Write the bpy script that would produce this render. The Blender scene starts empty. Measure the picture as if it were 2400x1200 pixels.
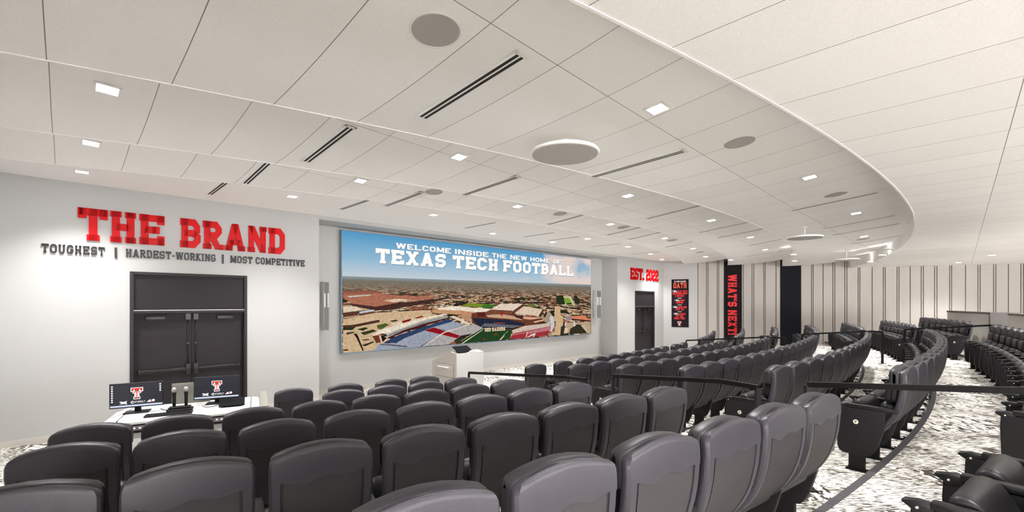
import bpy, bmesh, math, random
from mathutils import Vector, Matrix
random.seed(7)
C = bpy.context.scene.collection
sc = bpy.context.scene
PI = math.pi

# ---------------------------------------------------------------- camera, world, exposure
EYE = 2.27; F = 1050.0; HY = 711.4
cam_d = bpy.data.cameras.new('camera'); cam = bpy.data.objects.new('camera', cam_d); C.objects.link(cam)
cam.location = (0, 0, EYE); cam.rotation_euler = (PI/2, 0, 0)
cam_d.sensor_width = 36; cam_d.lens = 36*F/2400; cam_d.shift_y = (HY-600)/2400; cam_d.clip_start = .05
sc.camera = cam
w = bpy.data.worlds.new('world'); sc.world = w; w.use_nodes = True
w.node_tree.nodes['Background'].inputs[0].default_value = (1, .99, .985, 1)
w.node_tree.nodes['Background'].inputs[1].default_value = 7.5  # white surround added; enters by the open rear to lift ceiling and chair backs
sc.view_settings.view_transform = 'Standard'; sc.view_settings.look = 'None'
sc.view_settings.exposure = 1.65; sc.view_settings.gamma = 1.0; sc.view_settings.use_curve_mapping = False
LAMP = 165.0            # watts of one recessed ceiling lamp
LAMP_COL = (1.0, .99, .975)
sc.cycles.max_bounces = 16; sc.cycles.diffuse_bounces = 10

EM = 2**-sc.view_settings.exposure   # brightness of a lit display relative to the exposure

# ---------------------------------------------------------------- room geometry
CX, CY = -20.2, 33.87                      # common centre of the seat rows and the ceiling steps
RA, DR, DT = 32.40, 1.1377, .12125         # first row radius, row spacing, rise per row
def RR(k): return RA + k*DR
def zf(k): return k*DT
def pol(R, a): return (CX+R*math.cos(math.radians(a)), CY+R*math.sin(math.radians(a)))
NX, NY = -.6984, .7157                     # front wall: outward normal
DX, DY = .7157, .6984                      # along the front wall
D0 = 10.58
EX, EY = .93, -.3676                       # along the side wall
C0X, C0Y = 7.46, 22.06                     # corner of front and side wall
CEIL = [4.32, 4.19, 4.065, 3.95, 3.81]     # heights of the ceiling steps
EDGE = [31.0, 32.93, 35.15, 37.67]         # radii of their edges
def ray(x): return (x-1200)/F
def onz(x, y, z):                          # where the line of sight meets height z
    Z = F*(EYE-z)/(y-HY); return (ray(x)*Z, Z)
def onwall(x, y, off=0.0):                 # (s, z) on the front wall, off metres into the room
    Z = (D0-off)/(NX*ray(x)+NY); X = ray(x)*Z
    return X*DX+Z*DY, EYE-(y-HY)*Z/F
def onside(x, y, off=0.0):                 # (s, z) on the side wall
    cx, cy = C0X-off*.3676, C0Y-off*.93; r = ray(x)
    s = (r*cy-cx)/(EX-r*EY); Z = cy+EY*s
    return s, EYE-(y-HY)*Z/F
def WP(s, o, z): return Vector((D0*NX+s*DX-o*NX, D0*NY+s*DY-o*NY, z))
def SP(s, o, z): return Vector((C0X+s*EX-o*.3676, C0Y+s*EY-o*.93, z))
def XP(x, y, z): return Vector((x, y, z))

# ---------------------------------------------------------------- materials
def mat(name, col, rough=.6, metal=0, bump=0, bscale=80, emis=None, estr=0, spec=.5, var=0):
    m = bpy.data.materials.new(name); m.use_nodes = True
    nt = m.node_tree; b = nt.nodes['Principled BSDF']
    b.inputs['Base Color'].default_value = (*col, 1); b.inputs['Roughness'].default_value = rough
    b.inputs['Metallic'].default_value = metal; b.inputs['Specular IOR Level'].default_value = spec
    if bump or var:
        tc = nt.nodes.new('ShaderNodeTexCoord'); no = nt.nodes.new('ShaderNodeTexNoise')
        no.inputs['Scale'].default_value = bscale; no.inputs['Detail'].default_value = 3
        nt.links.new(tc.outputs['Object'], no.inputs['Vector'])
        if bump:
            bp = nt.nodes.new('ShaderNodeBump'); bp.inputs['Strength'].default_value = bump; bp.inputs['Distance'].default_value = .01
            nt.links.new(no.outputs['Fac'], bp.inputs['Height']); nt.links.new(bp.outputs['Normal'], b.inputs['Normal'])
        if var:
            r = nt.nodes.new('ShaderNodeMapRange'); r.inputs[3].default_value = 1-var; r.inputs[4].default_value = 1+var
            mx = nt.nodes.new('ShaderNodeVectorMath'); mx.operation = 'SCALE'; mx.inputs[0].default_value = col
            nt.links.new(no.outputs['Fac'], r.inputs[0]); nt.links.new(r.outputs[0], mx.inputs['Scale'])
            nt.links.new(mx.outputs[0], b.inputs['Base Color'])
    if emis:
        b.inputs['Emission Color'].default_value = (*emis, 1); b.inputs['Emission Strength'].default_value = estr
    return m
def lin(r, g, b):
    f = lambda c: (c/255/12.92) if c/255 <= .04045 else ((c/255+.055)/1.055)**2.4
    return (f(r), f(g), f(b))
def vmath(nt, op, a, b=None):
    n = nt.nodes.new('ShaderNodeMath'); n.operation = op
    for i, v in ((0, a), (1, b)):
        if v is None: continue
        if isinstance(v, (int, float)): n.inputs[i].default_value = v
        else: nt.links.new(v, n.inputs[i])
    return n.outputs[0]
M = {}
M['wall'] = mat('white_wall_paint', (.455, .452, .447), .7, bump=.03, bscale=120)
M['reveal'] = M['wall']
M['door'] = mat('charcoal_door_paint', (.027, .023, .026), .6, spec=.15, bump=.05, bscale=200)
M['door_frame'] = mat('charcoal_frame_paint', (.030, .026, .029), .5, spec=.2)
M['hardware'] = mat('dark_bronze_hardware', (.018, .016, .016), .35, .3)
M['edge'] = mat('aluminium_edge', (.55, .52, .50), .35, .6)
M['black'] = mat('black_painted_steel', (.005, .0048, .0048), .45, spec=.2)
M['shell'] = mat('charcoal_moulded_shell', (.036, .0325, .041), .40, spec=.42, bump=.12, bscale=260, var=.12)
M['panel'] = mat('charcoal_back_fabric', (.034, .0305, .033), .6, spec=.3, bump=.15, bscale=400, var=.15)
M['vinyl'] = mat('black_seat_vinyl', (.013, .012, .0135), .40, spec=.3, bump=.06, bscale=120)
M['head'] = mat('charcoal_headrest_vinyl', (.028, .0255, .030), .44, spec=.35, bump=.06, bscale=160)
M['arm'] = mat('black_arm_plastic', (.009, .0085, .009), .40, spec=.25, bump=.04, bscale=300)
M['endp'] = mat('black_laminate_end_panel', (.010, .009, .010), .6, spec=.2, bump=.05, bscale=300)
M['disc'] = mat('ivory_badge', (.75, .72, .62), .4)
M['ink'] = mat('black_ink', (.01, .01, .01), .5)
M['screw'] = mat('bright_screw', (.7, .7, .7), .25, .9)
M['red'] = mat('glossy_red_acrylic', lin(198, 3, 10), .32, spec=.12)
M['blk_acr'] = mat('glossy_black_acrylic', (.010, .010, .011), .3, spec=.3)
M['drywall'] = mat('white_ceiling_drywall', (.86, .85, .84), .8)
M['grille'] = mat('pale_grey_perforated_grille', (.42, .40, .375), .7, bump=.3, bscale=500)
M['white'] = mat('white_enamel', (.84, .83, .81), .4)
M['slot'] = mat('black_slot', (.012, .011, .011), .8)
M['lens'] = mat('lit_lens', (1, 1, 1), .4, emis=(1, .98, .95), estr=10)
M['grey_fab'] = mat('dark_grey_speaker_cloth', (.17, .165, .16), .8, bump=.2, bscale=300)
M['lam_white'] = mat('white_laminate', (.56, .56, .553), .4)
M['lam_grey'] = mat('warm_grey_laminate', (.40, .37, .34), .45)
M['shelf'] = mat('stone_grey_laminate', (.20, .19, .165), .5)
M['matte'] = mat('matte_black_glass', (.006, .006, .007), .7, spec=.06)
M['banner'] = mat('black_banner_cloth', (.014, .010, .012), .8, spec=.1, bump=.05, bscale=200)
M['navy'] = mat('near_black_wall_panel', (.012, .012, .016), .8, spec=.1, bump=.05, bscale=200)
M['banner_red'] = mat('banner_red', lin(238, 40, 44), .6)
M['banner_org'] = mat('banner_orange_red', lin(236, 92, 62), .6)
M['banner_wht'] = mat('banner_white', (.85, .83, .82), .6)
M['nosing'] = mat('dark_rubber_nosing', (.040, .036, .040), .55)
M['cap'] = mat('dark_wood_cap', (.055, .045, .042), .4)
M['base'] = mat('pale_vinyl_base', (.55, .52, .48), .5)
M['bezel'] = mat('black_bezel', (.010, .010, .011), .5, spec=.25)
M['screenblk'] = mat('dark_desktop_screen', (.02, .02, .025), .25, emis=lin(40, 40, 50), estr=.55*EM)
M['pix_w'] = mat('screen_white', (.1, .1, .1), .4, emis=(.95, .97, 1), estr=1.0*EM)
M['pix_r'] = mat('screen_red', (.1, .01, .01), .4, emis=lin(235, 50, 35), estr=1.0*EM)
M['pix_k'] = mat('screen_black', (.01, .01, .01), .4)
M['pix_b'] = mat('screen_pale_blue', (.1, .1, .1), .4, emis=lin(200, 215, 240), estr=.9*EM)
M['foil'] = mat('rack_panel_pinkish_grey', (.32, .26, .27), .35, .2, var=.35, bscale=60)
M['mesh_silver'] = mat('silver_mic_mesh', (.36, .35, .335), .4, .6, bump=.3, bscale=900)
M['txt_w'] = mat('screen_caption_white', (.1, .1, .1), .5, emis=lin(243, 240, 238), estr=.95*EM)
M['txt_s'] = mat('screen_caption_shade', (.05, .05, .05), .5, emis=lin(120, 150, 170), estr=.8*EM)

def fabric_panels():
    m = mat('oatmeal_acoustic_fabric', (.46, .43, .40), .85, bump=.15, bscale=350, var=.08); return m
M['fabric'] = fabric_panels()
M['groove'] = mat('dark_panel_groove', (.10, .085, .08), .8)

def tile_mat():
    m = mat('mineral_fibre_ceiling_tile', (.90, .885, .87), .85); nt = m.node_tree; b = nt.nodes['Principled BSDF']
    tc = nt.nodes.new('ShaderNodeTexCoord'); sp = nt.nodes.new('ShaderNodeSeparateXYZ'); nt.links.new(tc.outputs['Object'], sp.inputs[0])
    x, y = sp.outputs[0], sp.outputs[1]
    q = vmath(nt, 'MULTIPLY', vmath(nt, 'ADD', x, y), .70711)
    p = vmath(nt, 'MULTIPLY', vmath(nt, 'SUBTRACT', x, y), .70711)
    dq = vmath(nt, 'PINGPONG', vmath(nt, 'ADD', q, .085+66.8), .334)          # distance to the cross joints every 0.668 m
    dp = vmath(nt, 'PINGPONG', vmath(nt, 'ADD', p, 2.11+2.42*20), 1.21)       # long joints every 2.42 m
    d = vmath(nt, 'MINIMUM', dq, dp)
    seam = vmath(nt, 'LESS_THAN', d, .0030)
    no = nt.nodes.new('ShaderNodeTexNoise'); no.inputs['Scale'].default_value = 260; no.inputs['Detail'].default_value = 2
    nt.links.new(tc.outputs['Object'], no.inputs['Vector'])
    mr = nt.nodes.new('ShaderNodeMapRange'); mr.inputs[1].default_value = .3; mr.inputs[2].default_value = .7; mr.inputs[3].default_value = .88; mr.inputs[4].default_value = 1.08
    nt.links.new(no.outputs['Fac'], mr.inputs[0])
    wn = nt.nodes.new('ShaderNodeTexWhiteNoise'); wn.noise_dimensions = '2D'
    cb = nt.nodes.new('ShaderNodeCombineXYZ')
    nt.links.new(vmath(nt, 'FLOOR', vmath(nt, 'DIVIDE', vmath(nt, 'ADD', q, .085), .668)), cb.inputs[0])
    nt.links.new(vmath(nt, 'FLOOR', vmath(nt, 'DIVIDE', vmath(nt, 'ADD', p, 2.11), 2.42)), cb.inputs[1])
    nt.links.new(cb.outputs[0], wn.inputs['Vector'])
    tv = nt.nodes.new('ShaderNodeMapRange'); tv.inputs[3].default_value = .97; tv.inputs[4].default_value = 1.02
    nt.links.new(wn.outputs['Value'], tv.inputs[0])
    sc_ = nt.nodes.new('ShaderNodeVectorMath'); sc_.operation = 'SCALE'; sc_.inputs[0].default_value = (.90, .885, .87)
    nt.links.new(vmath(nt, 'MULTIPLY', mr.outputs[0], tv.outputs[0]), sc_.inputs['Scale'])
    mx = nt.nodes.new('ShaderNodeMix'); mx.data_type = 'RGBA'; nt.links.new(seam, mx.inputs['Factor'])
    nt.links.new(sc_.outputs[0], mx.inputs['A']); mx.inputs['B'].default_value = (.26, .235, .21, 1)
    nt.links.new(mx.outputs['Result'], b.inputs['Base Color'])
    bp = nt.nodes.new('ShaderNodeBump'); bp.inputs['Strength'].default_value = .12; bp.inputs['Distance'].default_value = .004
    nt.links.new(no.outputs['Fac'], bp.inputs['Height']); nt.links.new(bp.outputs['Normal'], b.inputs['Normal'])
    return m
M['tile'] = tile_mat()

def carpet_mat():
    m = mat('cream_carpet_tile_with_dark_flecks', (.7, .66, .58), .95, spec=.1); nt = m.node_tree; b = nt.nodes['Principled BSDF']
    tc = nt.nodes.new('ShaderNodeTexCoord')
    rot = nt.nodes.new('ShaderNodeMapping'); rot.inputs['Rotation'].default_value = (0, 0, math.radians(3)); nt.links.new(tc.outputs['Object'], rot.inputs[0])
    def streak(sx, sy, seed):
        mp = nt.nodes.new('ShaderNodeMapping'); mp.inputs['Scale'].default_value = (sx, sy, 1); mp.inputs['Location'].default_value = (seed, seed*.7, 0)
        nt.links.new(rot.outputs[0], mp.inputs[0])
        n = nt.nodes.new('ShaderNodeTexNoise'); n.inputs['Scale'].default_value = 1; n.inputs['Detail'].default_value = 1.5; n.inputs['Roughness'].default_value = .5
        nt.links.new(mp.outputs[0], n.inputs['Vector']); return n.outputs['Fac']
    a = streak(15, 120, 3); c = streak(28, 11, 11)
    chm = nt.nodes.new('ShaderNodeMapping'); chm.inputs['Scale'].default_value = (1.15, 2.3, 1); nt.links.new(rot.outputs[0], chm.inputs[0])
    chn = nt.nodes.new('ShaderNodeTexWhiteNoise'); chn.noise_dimensions = '2D'
    fl = nt.nodes.new('ShaderNodeVectorMath'); fl.operation = 'FLOOR'; nt.links.new(chm.outputs[0], fl.inputs[0]); nt.links.new(fl.outputs[0], chn.inputs['Vector'])
    mx = nt.nodes.new('ShaderNodeMix'); mx.data_type = 'FLOAT'
    nt.links.new(vmath(nt, 'GREATER_THAN', chn.outputs['Value'], .60), mx.inputs['Factor']); nt.links.new(a, mx.inputs['A']); nt.links.new(c, mx.inputs['B'])
    lo = nt.nodes.new('ShaderNodeTexNoise'); lo.inputs['Scale'].default_value = 2.3; lo.inputs['Detail'].default_value = 2; nt.links.new(rot.outputs[0], lo.inputs['Vector'])
    v = vmath(nt, 'ADD', mx.outputs['Result'], vmath(nt, 'MULTIPLY', vmath(nt, 'SUBTRACT', lo.outputs['Fac'], .5), .35))
    cr = nt.nodes.new('ShaderNodeValToRGB'); e = cr.color_ramp.elements
    e[0].position = 0; e[0].color = (.70, .675, .625, 1); e[1].position = 1; e[1].color = (.05, .043, .038, 1)
    for pos, col in ((.50, (.70, .675, .625, 1)), (.515, (.40, .365, .31, 1)), (.54, (.25, .225, .195, 1)), (.555, (.055, .048, .043, 1))):
        k = e.new(pos); k.color = col
    nt.links.new(v, cr.inputs[0]); nt.links.new(cr.outputs[0], b.inputs['Base Color'])
    bp = nt.nodes.new('ShaderNodeBump'); bp.inputs['Strength'].default_value = .3; bp.inputs['Distance'].default_value = .006
    nt.links.new(mx.outputs['Result'], bp.inputs['Height']); nt.links.new(bp.outputs['Normal'], b.inputs['Normal'])
    return m
M['carpet'] = carpet_mat()

# ---------------------------------------------------------------- mesh helpers
class MB:
    def __init__(s): s.v = []; s.f = []; s.m = []; s.sm = []
    def add(s, vs, fs, m=0, smooth=False):
        o = len(s.v); s.v += [tuple(v) for v in vs]
        for f in fs: s.f.append([i+o for i in f]); s.m.append(m); s.sm.append(smooth)
    def hexa(s, p, m=0):      # p: eight points, bottom four then top four
        s.add(p, [(3,2,1,0),(4,5,6,7),(0,1,5,4),(1,2,6,5),(2,3,7,6),(3,0,4,7)], m)
    def box(s, a0, a1, b0, b1, c0, c1, P=XP, m=0):
        s.hexa([P(a0,b0,c0),P(a1,b0,c0),P(a1,b1,c0),P(a0,b1,c0),P(a0,b0,c1),P(a1,b0,c1),P(a1,b1,c1),P(a0,b1,c1)], m)
    def prism(s, pts, lo, hi, P, m=0):    # pts in (a, c), extruded in b
        n = len(pts)
        s.add([P(a, lo, c) for a, c in pts]+[P(a, hi, c) for a, c in pts],
              [list(range(n))[::-1], [n+i for i in range(n)]]+[(i,(i+1)%n,n+(i+1)%n,n+i) for i in range(n)], m)
    def cyl(s, c, r, h, n=24, axis='z', m=0, r2=None, smooth=True):
        r2 = r if r2 is None else r2; A = []; B = []
        for i in range(n):
            a = 2*PI*i/n; u, v = math.cos(a), math.sin(a)
            f = {'z': lambda r, t: (c[0]+r*u, c[1]+r*v, c[2]+t), 'x': lambda r, t: (c[0]+t, c[1]+r*u, c[2]+r*v), 'y': lambda r, t: (c[0]+r*u, c[1]+t, c[2]+r*v)}[axis]
            A.append(f(r, 0)); B.append(f(r2, h))
        o = len(s.v); s.add(A+B, [list(range(n))[::-1], list(range(n, 2*n))], m)
        for i in range(n):
            s.f.append([o+i, o+(i+1) % n, o+n+(i+1) % n, o+n+i]); s.m.append(m); s.sm.append(smooth)
    def loft(s, rings, m=0, smooth=True, caps=True):
        n = len(rings[0]); o = len(s.v)
        for r in rings: s.v += [tuple(p) for p in r]
        for j in range(len(rings)-1):
            for i in range(n):
                s.f.append([o+j*n+i, o+j*n+(i+1) % n, o+(j+1)*n+(i+1) % n, o+(j+1)*n+i]); s.m.append(m); s.sm.append(smooth)
        if caps:
            s.f.append([o+i for i in range(n)][::-1]); s.m.append(m); s.sm.append(False)
            k = o+(len(rings)-1)*n; s.f.append([k+i for i in range(n)]); s.m.append(m); s.sm.append(False)
    def tube(s, pts, r, n=8, m=0):
        rings = []; pts = [Vector(p) for p in pts]
        for i, p in enumerate(pts):
            t = (pts[min(i+1, len(pts)-1)]-pts[max(i-1, 0)]).normalized()
            a = t.orthogonal().normalized() if abs(t.z) > .95 else t.cross(Vector((0,0,1))).normalized(); b = t.cross(a)
            rings.append([p+r*(math.cos(2*PI*k/n)*a+math.sin(2*PI*k/n)*b) for k in range(n)])
        s.loft(rings, m)
    def bar(s, p, q, wd, ht, m=0):        # square bar from p to q
        p, q = Vector(p), Vector(q); t = (q-p).normalized()
        a = t.cross(Vector((0,0,1))); a = Vector((1,0,0)) if a.length < .01 else a.normalized(); b = a.cross(t)
        s.hexa([p-a*wd/2-b*ht/2, p+a*wd/2-b*ht/2, q+a*wd/2-b*ht/2, q-a*wd/2-b*ht/2, p-a*wd/2+b*ht/2, p+a*wd/2+b*ht/2, q+a*wd/2+b*ht/2, q-a*wd/2+b*ht/2], m)
    def mesh(s, name, mats, bevel=0, seg=2, fix=True):
        me = bpy.data.meshes.new(name); me.from_pydata(s.v, [], s.f); me.update()
        for i, p in enumerate(me.polygons): p.material_index = s.m[i]; p.use_smooth = s.sm[i]
        for x in (mats if isinstance(mats, (list, tuple)) else [mats]): me.materials.append(x)
        if fix or bevel:
            bm = bmesh.new(); bm.from_mesh(me)
            if fix: bmesh.ops.recalc_face_normals(bm, faces=bm.faces)
            if bevel:
                ed = [e for e in bm.edges if len(e.link_faces) == 2 and e.calc_face_angle(0) > .6]
                bmesh.ops.bevel(bm, geom=ed, offset=bevel, segments=seg, affect='EDGES', profile=.5, clamp_overlap=True)
                for f in bm.faces: f.smooth = True
            bm.to_mesh(me); bm.free()
            if bevel and hasattr(me, 'set_sharp_from_angle'): me.set_sharp_from_angle(angle=.9)
        return me
def link(name, me, parent=None, loc=None):
    o = bpy.data.objects.new(name, me); C.objects.link(o)
    if parent: o.parent = parent
    if loc is not None: o.location = loc
    return o
def build(name, mb, mats, parent=None, bevel=0, seg=2, loc=None, **k): return link(name, mb.mesh(name, mats, bevel, seg, **k), parent, loc)
def struct(name, mb, mats, parent=None, **k):
    o = build(name, mb, mats, parent, **k)
    if not parent: o['kind'] = 'structure'
    return o
def tag(o, label, cat, group=None):
    o['label'] = label; o['category'] = cat
    if group: o['group'] = group
    return o
def thing(name, loc, label, cat, group=None, rz=0):
    o = bpy.data.objects.new(name, None); C.objects.link(o); o.location = loc; o.rotation_euler = (0, 0, rz); o.empty_display_size = .1
    return tag(o, label, cat, group)
ORD = ['first','second','third','fourth','fifth','sixth','seventh','eighth','ninth','tenth','eleventh','twelfth','thirteenth','fourteenth','fifteenth','sixteenth','seventeenth','eighteenth','nineteenth','twentieth']

# ---------------------------------------------------------------- slab lettering
def stroke(pts, t, closed=False):
    n = len(pts); pts = [Vector(p) for p in pts]; L = []; R = []
    for i in range(n):
        pr = pts[i-1] if (closed or i > 0) else None; nx = pts[(i+1) % n] if (closed or i < n-1) else None
        d1 = (pts[i]-pr).normalized() if pr is not None else None; d2 = (nx-pts[i]).normalized() if nx is not None else None
        d1 = d2 if d1 is None else d1; d2 = d1 if d2 is None else d2
        n1 = Vector((-d1.y, d1.x)); n2 = Vector((-d2.y, d2.x)); mm = (n1+n2).normalized(); k = t/2/max(.4, mm.dot(n1))
        L.append(pts[i]+mm*k); R.append(pts[i]-mm*k)
    return [[tuple(x) for x in (L[i], R[i], R[(i+1) % n], L[(i+1) % n])] for i in range(n if closed else n-1)]
def glyph(ch, t=.21, serif=True):
    h = t*.9; W = .80; L, R, B, T, m = t/2, W-t/2, h/2, 1-h/2, .5; c = .15; sf = .05 if serif else 0; sh = h*.82
    q = []
    def V(x, a=0., b=1.): q.append([(x-t/2,a),(x+t/2,a),(x+t/2,b),(x-t/2,b)])
    def H(a, b, y, hh=None): hh = hh or h; q.append([(a,y-hh/2),(b,y-hh/2),(b,y+hh/2),(a,y+hh/2)])
    def S(x, y, e=1.):
        if serif: H(x-t/2-sf*e, x+t/2+sf*e, sh/2 if y == 0 else 1-sh/2, sh)
    def Dg(x0, y0, x1, y1, tt=None):
        tt = (tt or t)*1.12/2; q.append([(x0-tt,y0),(x0+tt,y0),(x1+tt,y1),(x1-tt,y1)])
    def path(p, cl=False): q.extend(stroke(p, t*.95, cl))
    Ls = L+sf; Rs = R-sf
    if ch == ' ': return .42, []
    if ch in 'O0': path([(L+c,B),(R-c,B),(R,B+c),(R,T-c),(R-c,T),(L+c,T),(L,T-c),(L,B+c)], True)
    elif ch == 'C': path([(R,m+.17),(R,T-c),(R-c,T),(L+c,T),(L,T-c),(L,B+c),(L+c,B),(R-c,B),(R,B+c),(R,m-.17)])
    elif ch == 'G': path([(R,m+.2),(R,T-c),(R-c,T),(L+c,T),(L,T-c),(L,B+c),(L+c,B),(R-c,B),(R,B+c),(R,m-.04),(W*.48,m-.04)])
    elif ch == 'D': V(Ls); path([(0,T),(R-c,T),(R,T-c),(R,B+c),(R-c,B),(0,B)])
    elif ch == 'B': V(Ls); path([(0,T),(R-c,T),(R-.02,T-c),(R-.02,m+c*.7),(R-c,m),(Ls,m)]); path([(R-c,m),(R,m-c*.7),(R,B+c),(R-c,B),(0,B)])
    elif ch == 'P': V(Ls); S(Ls,0); path([(0,T),(R-c,T),(R,T-c),(R,m+c-.04),(R-c,m-.04),(Ls,m-.04)])
    elif ch == 'R': V(Ls); S(Ls,0); path([(0,T),(R-c,T),(R-.02,T-c),(R-.02,m+c),(R-c,m),(Ls,m)]); Dg(R-sf*.4,0,R-t*1.3,m); H(R-t*.7, W+.06, sh/2, sh)
    elif ch == 'E': V(Ls); H(0,W,T); H(0,W,B); H(Ls,W*.72,m); (V(W-t*.36,1-.31,1) or V(W-t*.36,0,.31) or V(W*.68,m-.12,m+.12)) if serif else None
    elif ch == 'F': V(Ls); S(Ls,0); H(0,W,T); H(Ls,W*.72,m); (V(W-t*.36,1-.31,1) or V(W*.68,m-.13,m+.13)) if serif else None
    elif ch == 'L': V(Ls); S(Ls,1); H(0,W,B); V(W-t*.4,0,.33) if serif else None
    elif ch == 'H': V(Ls); V(Rs); H(Ls,Rs,m); [S(x,y) for x in (Ls,Rs) for y in (0,1)]
    elif ch == 'I': W = t+2*sf+.06; V(W/2); S(W/2,0,1.3); S(W/2,1,1.3)
    elif ch == 'T': H(0,W,T); V(W/2); S(W/2,0,1.2); (V(t*.36,1-.32,1) or V(W-t*.36,1-.32,1)) if serif else None
    elif ch == 'A': W = .92; Dg(t*.7,0,W/2,1); Dg(W-t*.7,0,W/2,1); H(W*.25,W*.75,.30,h*.85); S(t*.72,0,.8); S(W-t*.72,0,.8)
    elif ch == 'M': W = 1.02; V(L+sf*.6); V(W-L-sf*.6); Dg(W/2,.12,L+sf*.6,1); Dg(W/2,.12,W-L-sf*.6,1); S(L+sf*.6,0,.7); S(W-L-sf*.6,0,.7)
    elif ch == 'N': W = .9; V(Ls); V(W-Ls); Dg(W-Ls,0,Ls,1); S(Ls,0,.8); S(W-Ls,1,.8)
    elif ch == 'K': V(Ls); S(Ls,0); S(Ls,1); Dg(Ls,m-.08,R-.03,1); Dg(R,0,Ls+.16,m+.06); S(R,0,.6); S(R-.02,1,.6)
    elif ch == 'V': W = .9; Dg(W/2,0,t*.7,1); Dg(W/2,0,W-t*.7,1); S(t*.75,1,.7); S(W-t*.75,1,.7)
    elif ch == 'W': W = 1.2; t2 = t*.9; [Dg(a,0,b,1,t2) for a, b in ((.34,t*.6),(.34,W/2),(W-.34,W/2),(W-.34,W-t*.6))]; S(t*.7,1,.5); S(W-t*.7,1,.5)
    elif ch == 'X': W = .9; Dg(t*.7,0,W-t*.7,1); Dg(W-t*.7,0,t*.7,1); [S(x,y,.7) for x in (t*.75,W-t*.75) for y in (0,1)]
    elif ch == 'Y': W = .9; V(W/2,0,.5); Dg(W/2,.42,t*.7,1); Dg(W/2,.42,W-t*.7,1); S(W/2,0); S(t*.75,1,.6); S(W-t*.75,1,.6)
    elif ch == 'S': path([(R,T-.2),(R,T-.03),(R-.03,T),(L+c,T),(L,T-c),(L,m+c*.6),(L+c*.7,m),(R-c*.7,m),(R,m-c*.6),(R,B+c),(R-c,B),(L+.03,B),(L,B+.03),(L,B+.2)])
    elif ch == 'U': path([(Ls,1),(Ls,B+c),(Ls+c*.8,B),(Rs-c*.8,B),(Rs,B+c),(Rs,1)]); S(Ls,1,.8); S(Rs,1,.8)
    elif ch == 'J': path([(L,.32),(L,B+c),(L+c,B),(Rs-c,B),(Rs,B+c),(Rs,1)]); S(Rs,1)
    elif ch == '2': path([(L,T-.22),(L,T-c),(L+c,T),(R-c,T),(R,T-c),(R,m+c*.7),(R-c,m),(L+c,m),(L,m-c*.7),(L,B),(W,B)]); V(W-t*.4,0,.25)
    elif ch == '-': W = .42; H(.03,W-.03,.45)
    elif ch == '.': W = t*1.1; q.append([(0,0),(W,0),(W,t),(0,t)])
    elif ch == '|': W = t*.75; q.append([(0,-.1),(W,-.1),(W,1.05),(0,1.05)])
    elif ch == "'": W = t; q.append([(0,.66),(t*.8,.66),(t,1),(0,1)])
    elif ch == '!': W = t*1.1; q.append([(t*.1,.3),(t*.9,.3),(t,1),(0,1)]); q.append([(0,0),(t,0),(t,.2),(0,.2)])
    elif ch == '&': path([(R,.35),(R-.2,B),(L+c,B),(L,B+c),(L,.4),(R-.16,.72),(R-.16,T-.06),(L+.3,T),(L+.12,T-.1),(L+.12,.72),(W,.02)])
    return W, q
def text_polys(txt, x0, x1, z0, z1, t=.21, serif=True, gap=.13):
    """[(char, [quads])] filling the rectangle x0..x1, z0..z1"""
    x = 0; out = []
    for ch in txt:
        W, q = glyph(ch, t, serif); out.append((ch, x, q)); x += W+gap
    k = (x1-x0)/(x-gap)
    return [(ch, [[(x0+(a+px)*k, z0+b*(z1-z0)) for a, b in p] for p in q]) for ch, px, q in out if q]

# ---------------------------------------------------------------- the room: walls
ZT = 4.7
wd = {}   # door openings on the front wall, in s and z
def door_open(xl, yl_top, xr):
    s0, z1 = onwall(xl, yl_top); s1, _ = onwall(xr, yl_top); return s0, s1, z1
da = door_open(304, 636, 579); db = (onwall(1488, 680)[0], onwall(1488, 680)[0]+1.78, da[2])
sr0 = onwall(748, 600)[0]; sr1 = onwall(1447, 600)[0]; SL = -1.12
SC = (C0X-D0*NX)*DX+(C0Y-D0*NY)*DY
RZ = 4.23; RD = .80
mb = MB()
def seg(s0, s1, hole=None):
    if hole:
        mb.box(s0, hole[0], -.25, 0, 0, ZT, WP); mb.box(hole[1], s1, -.25, 0, 0, ZT, WP); mb.box(hole[0], hole[1], -.25, 0, hole[2], ZT, WP)
    else: mb.box(s0, s1, -.25, 0, 0, ZT, WP)
seg(SL-.3, sr0, da); seg(sr1, SC+.3, db)
mb.box(sr0, sr1, -.25, 0, RZ, ZT, WP)                         # header over the recess
mb.box(sr0-.25, sr1+.25, -RD-.2, -RD, 0, ZT, WP)              # recess back
mb.box(sr0-.2, sr0, -RD, -.25, 0, ZT, WP); mb.box(sr1, sr1+.2, -RD, -.25, 0, ZT, WP)
mb.box(sr0, sr1, -RD, -.25, RZ, RZ+.3, WP)
struct('wall_front', mb, M['wall'])
mb = MB(); mb.box(da[0]-.1, da[1]+.1, -.40, -.26, 0, 3.2, WP); mb.box(db[0]-.1, db[1]+.1, -.40, -.26, 0, 3.2, WP)
struct('wall_behind_doors', mb, M['door'])
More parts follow.
